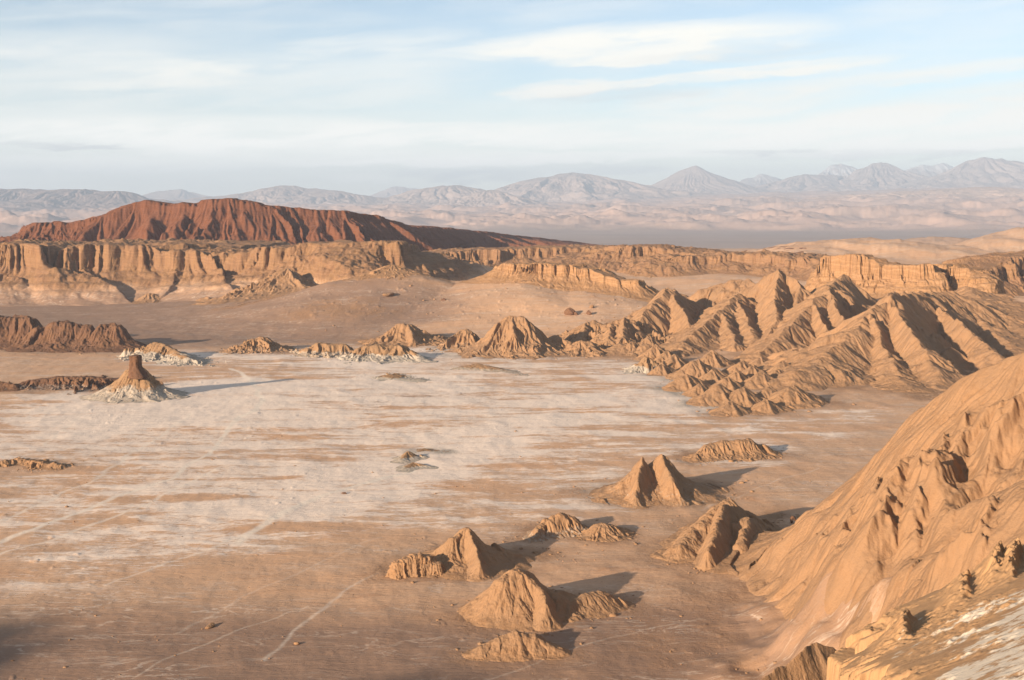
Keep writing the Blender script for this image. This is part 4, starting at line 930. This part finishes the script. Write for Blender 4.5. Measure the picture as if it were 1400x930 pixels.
mound('hindmost of the three salt humps, dark topped', [[(568, 619, 518, 3, 3), (580, 613, 523, 4, 4.5), (604, 620, 520, 3, 3)]], salt=.6, mat=MATS['pale'], group=T3, res=.16, rough=.09)
mound('nearest of the three salt humps, with a white front', [[(552, 640, 484, 4, 5), (565, 632, 490, 5, 6), (590, 638, 488, 3, 3.5)]], salt=1.0, mat=MATS['pale'], group=T3, res=.15, rough=.09)

# ------------------------------------------------------------------ the big slope at the right and the near edge
form('slope', 'huge orange clay slope with fluted gullies at the right', 'slope', [
    [(1640, 330, 272, 84, 80), (1510, 405, 288, 72, 70), (1400, 478, 300, 62, 58), (1345, 508, 308, 56, 50), (1300, 535, 316, 51, 44), (1264, 553, 324, 47, 38), (1216, 602, 336, 40, 32), (1166, 682, 352, 38, 22), (1102, 723, 366, 38, 14), (1062, 745, 368, 24, 8), (1038, 755, 364, 9, 5)],
    [(1600, 545, 200, 34, 44), (1455, 640, 212, 29, 40), (1385, 692, 220, 25, 36), (1330, 747, 228, 21, 30), (1285, 790, 234, 17, 24), (1240, 832, 240, 13, 18), (1205, 868, 246, 9, 12)]],
    pf='spur', gl=(.6, .10, .2, .025), ero=.2, rough=.02, crest=.02, res=.19, wind=.3, rockfall=(-.1, .06), grain=(2.4, .35), lines=[
        ([(1240, 640), (1218, 705), (1198, 785), (1190, 815)], 6, 3.0), ([(1266, 628), (1254, 690), (1240, 765)], 5.5, 2.8), ([(1208, 672), (1196, 730), (1186, 790)], 5, 2.2), ([(1294, 590), (1282, 640), (1272, 705)], 5.5, 2.6),
        ([(1330, 560), (1312, 625), (1292, 690)], 6, 2.6), ([(1204, 652), (1199, 668), (1196, 690)], 3, 2.4), ([(1246, 655), (1230, 712), (1216, 785)], 4, -3.0), ([(1274, 650), (1262, 705), (1250, 765)], 3.5, -2.6),
        ([(1400, 668), (1330, 722), (1262, 775), (1215, 815), (1178, 850)], 4.5, -3.4), ([(1372, 560), (1336, 612), (1296, 668), (1262, 730)], 3.6, -2.2), ([(1400, 600), (1342, 660), (1300, 702)], 4.5, -2.6), ([(1400, 545), (1372, 585), (1345, 640)], 4, 2.4),
        ([(1140, 705), (1122, 745), (1110, 780)], 4, 1.6), ([(1170, 690), (1150, 745), (1132, 800)], 5, 1.8), ([(1372, 545), (1352, 600), (1330, 650)], 6, 2.4), ([(1360, 690), (1345, 730), (1318, 770)], 4, 2.4), ([(1320, 738), (1296, 770), (1268, 800)], 3.5, 2.0)])
form('near_slope', 'pale crusty rock edge with spiky rim at the bottom right', 'slope', [
        [tuple(list(to_px(62, 25, 108)) + [46, 40]), tuple(list(to_px(60, 62, 106)) + [40, 40]), tuple(list(to_px(58, 88, 102)) + [33, 36]), tuple(list(to_px(57, 106, 98)) + [25, 30]), tuple(list(to_px(58, 116, 95)) + [17, 24])],
    [(1250, 812, 124, 4, 4), (1267, 786, 123, 4, 4), (1276, 820, 118, 4, 4)], [(1186, 890, 118, 4, 5), (1215, 866, 119, 5, 5), (1250, 842, 120, 5, 5)]],
    plane=(25.5, 62, 76.7, .467, -.363), pf='block', gl=(.35, .07, .13, .05), ero=.15, rough=.004, crest=.01, res=.08, salt=0.0, mat=MATS['near'], wind=.10, rockfall=(-.5, -.2), push=.12, grain=(.6, .24), crust=1.7, lines=[([(1346, 764), (1338, 802)], 1.5, 1.7), ([(1368, 758), (1357, 806)], 1.6, 1.5), ([(1392, 752), (1378, 802)], 1.6, 1.8), ([(1268, 790), (1277, 852)], 2.2, 2.4), ([(1240, 846), (1236, 884)], 1.8, 1.2), ([(1318, 790), (1316, 830)], 1.4, 1.0)])
form('outcrop', 'orange rock knob at the very bottom below the big slope', 'outcrop', [[(1168, 915, 152, 16, 18), (1150, 893, 152, 17, 19), (1132, 886, 151, 18, 19), (1115, 884, 150, 18, 19), (1095, 895, 148, 17, 19), (1060, 915, 146, 16, 18), (1015, 944, 143, 14, 16)]], pf='spur', gl=(.9, .06, .4, .02), res=.09, rough=.035, ero=.15, crest=.02, mat=MATS['tan'], grain=(1.2, .3), rockfall=(-.3, 0))

# ------------------------------------------------------------------ loose boulders
def on_ground(px, py):
    d = np.arange(230.0, 1900.0, .5)
    x = (px - CX) / F * d; z = CH - (py - HZ) / F * d
    k = int(np.flatnonzero(z <= G(x, d))[0])
    return float(x[k]), float(d[k]), float(G(x[k:k + 1], d[k:k + 1])[0])

def boulder(label, px, py, size, mat='tan', flat=.7, seed=1, stretch=1.3):
    x, y, z = on_ground(px, py)
    bm = bmesh.new(); bmesh.ops.create_icosphere(bm, subdivisions=4, radius=1)
    rng = random.Random(seed); ax = [Vector((rng.uniform(-1, 1), rng.uniform(-1, 1), rng.uniform(-.4, 1))).normalized() for _ in range(9)]
    cut = [rng.uniform(.55, .9) for _ in ax]
    for v in bm.verts:
        p = v.co.normalized(); r = 1.0
        for a, c in zip(ax, cut):
            dd = p.dot(a)
            if dd > .05: r = min(r, c / dd)
        q = np.array([p.x * 2 + seed, p.y * 2 + p.z * 1.7]); q2 = q * 3.1
        r *= 1 + .14 * float(fbm(q[:1], q[1:], 3, seed)[0]) + .08 * float(fbm(q2[:1], q2[1:], 3, seed + 3)[0])
        v.co = Vector((p.x * r * size * stretch, p.y * r * size, (p.z * r + .45) * size * flat))
    me = bpy.data.meshes.new('boulder'); bm.to_mesh(me); bm.free()
    for nm, vv in (('rock', 1.0), ('salt', 0), ('dark', 0), ('track', 0)):
        at = me.attributes.new(nm, 'FLOAT', 'POINT'); at.data.foreach_set('value', np.full(len(me.vertices), vv, dtype=f32))
    me.materials.append(MATS[mat])
    o = link('boulder', me, None, (x, y, z)); o.rotation_euler = (0, 0, rng.uniform(0, 6))
    props(o, label, 'boulder', 'boulders lying on the ground')

boulder('largest dark boulder on the sandy slope below the curved tan cliff', 779, 430, 4.2, 'brown', .95, 3)
boulder('small boulder touching the right foot of the largest slope boulder', 787, 431, 2.2, 'brown', .8, 4)
boulder('pale boulder right of the largest slope boulder, the upper of two', 809, 421, 2.0, 'tan', .9, 5)
boulder('dark boulder right of the largest slope boulder, the lower of two', 805, 430, 2.6, 'brown', .9, 6)
boulder('flat orange boulder alone on the left part of the sandy slope', 533, 404, 4.6, 'tan', .5, 7, 1.9)
boulder('small dark rock alone in the middle of the sandy slope', 606, 411, 2.0, 'brown', .8, 8)
boulder('pale lump of rock at the right foot of the chimney butte', 219, 527, 1.9, 'tan', .9, 9)
boulder('dark rock just beyond the right foot of the chimney butte', 241, 538, 1.5, 'dark', .9, 10)
boulder('tiny rock beside the low white hump on the flats', 470, 676, .8, 'brown', .7, 11)
boulder('brown stone on the dark floor left of the low rounded hump', 288, 858, 1.0, 'tan', .6, 12, 1.8)

def rock_arch():
    x, y, z = on_ground(1085, 716)
    pts = [(-.55, 0, -.3, .42), (-.62, 0, .7, .40), (-.75, 0, 1.45, .42), (-.35, 0, 1.95, .46), (.2, 0, 1.6, .42), (.6, 0, .95, .36), (1.0, 0, .6, .33), (1.3, 0, .1, .36), (1.35, 0, -.3, .36)]
    P_ = np.array(pts); t = np.linspace(0, len(pts) - 1, 34)
    c = np.stack([np.interp(t, np.arange(len(pts)), P_[:, k]) for k in range(4)], 1)
    n = 14; vs = []; fs = []
    for i in range(len(c)):
        a = c[max(i - 1, 0)]; b = c[min(i + 1, len(c) - 1)]; tx, tz = b[0] - a[0], b[2] - a[2]; l = math.hypot(tx, tz); nx_, nz_ = -tz / l, tx / l
        for j in range(n):
            th = 2 * math.pi * j / n; r = c[i, 3] * (1 + .35 * float(fbm(np.array([math.cos(th) * 1.2 + i * .25]), np.array([math.sin(th) * 1.2 + i * .1]), 3, 88)[0]))
            vs.append((c[i, 0] + nx_ * r * math.cos(th), r * 1.25 * math.sin(th), c[i, 2] + nz_ * r * math.cos(th)))
    for i in range(len(c) - 1):
        for j in range(n): fs.append((i * n + j, i * n + (j + 1) % n, (i + 1) * n + (j + 1) % n, (i + 1) * n + j))
    fs.append(tuple(range(n - 1, -1, -1))); fs.append(tuple((len(c) - 1) * n + j for j in range(n)))
    me = bpy.data.meshes.new('rock_arch'); me.from_pydata(vs, [], fs); me.materials.append(MATS['dark'])
    for nm, vv in (('rock', 1.0), ('salt', 0), ('dark', 0), ('track', 0)):
        at = me.attributes.new(nm, 'FLOAT', 'POINT'); at.data.foreach_set('value', np.full(len(vs), vv, dtype=f32))
    for p in me.polygons: p.use_smooth = True
    o = link('rock_arch', me, None, (x, y, z + .1)); props(o, 'tiny dark arched rock stub at the lower toe of the big orange slope', 'rock')
rock_arch()
build_ground()
build_rubble()
build_all()
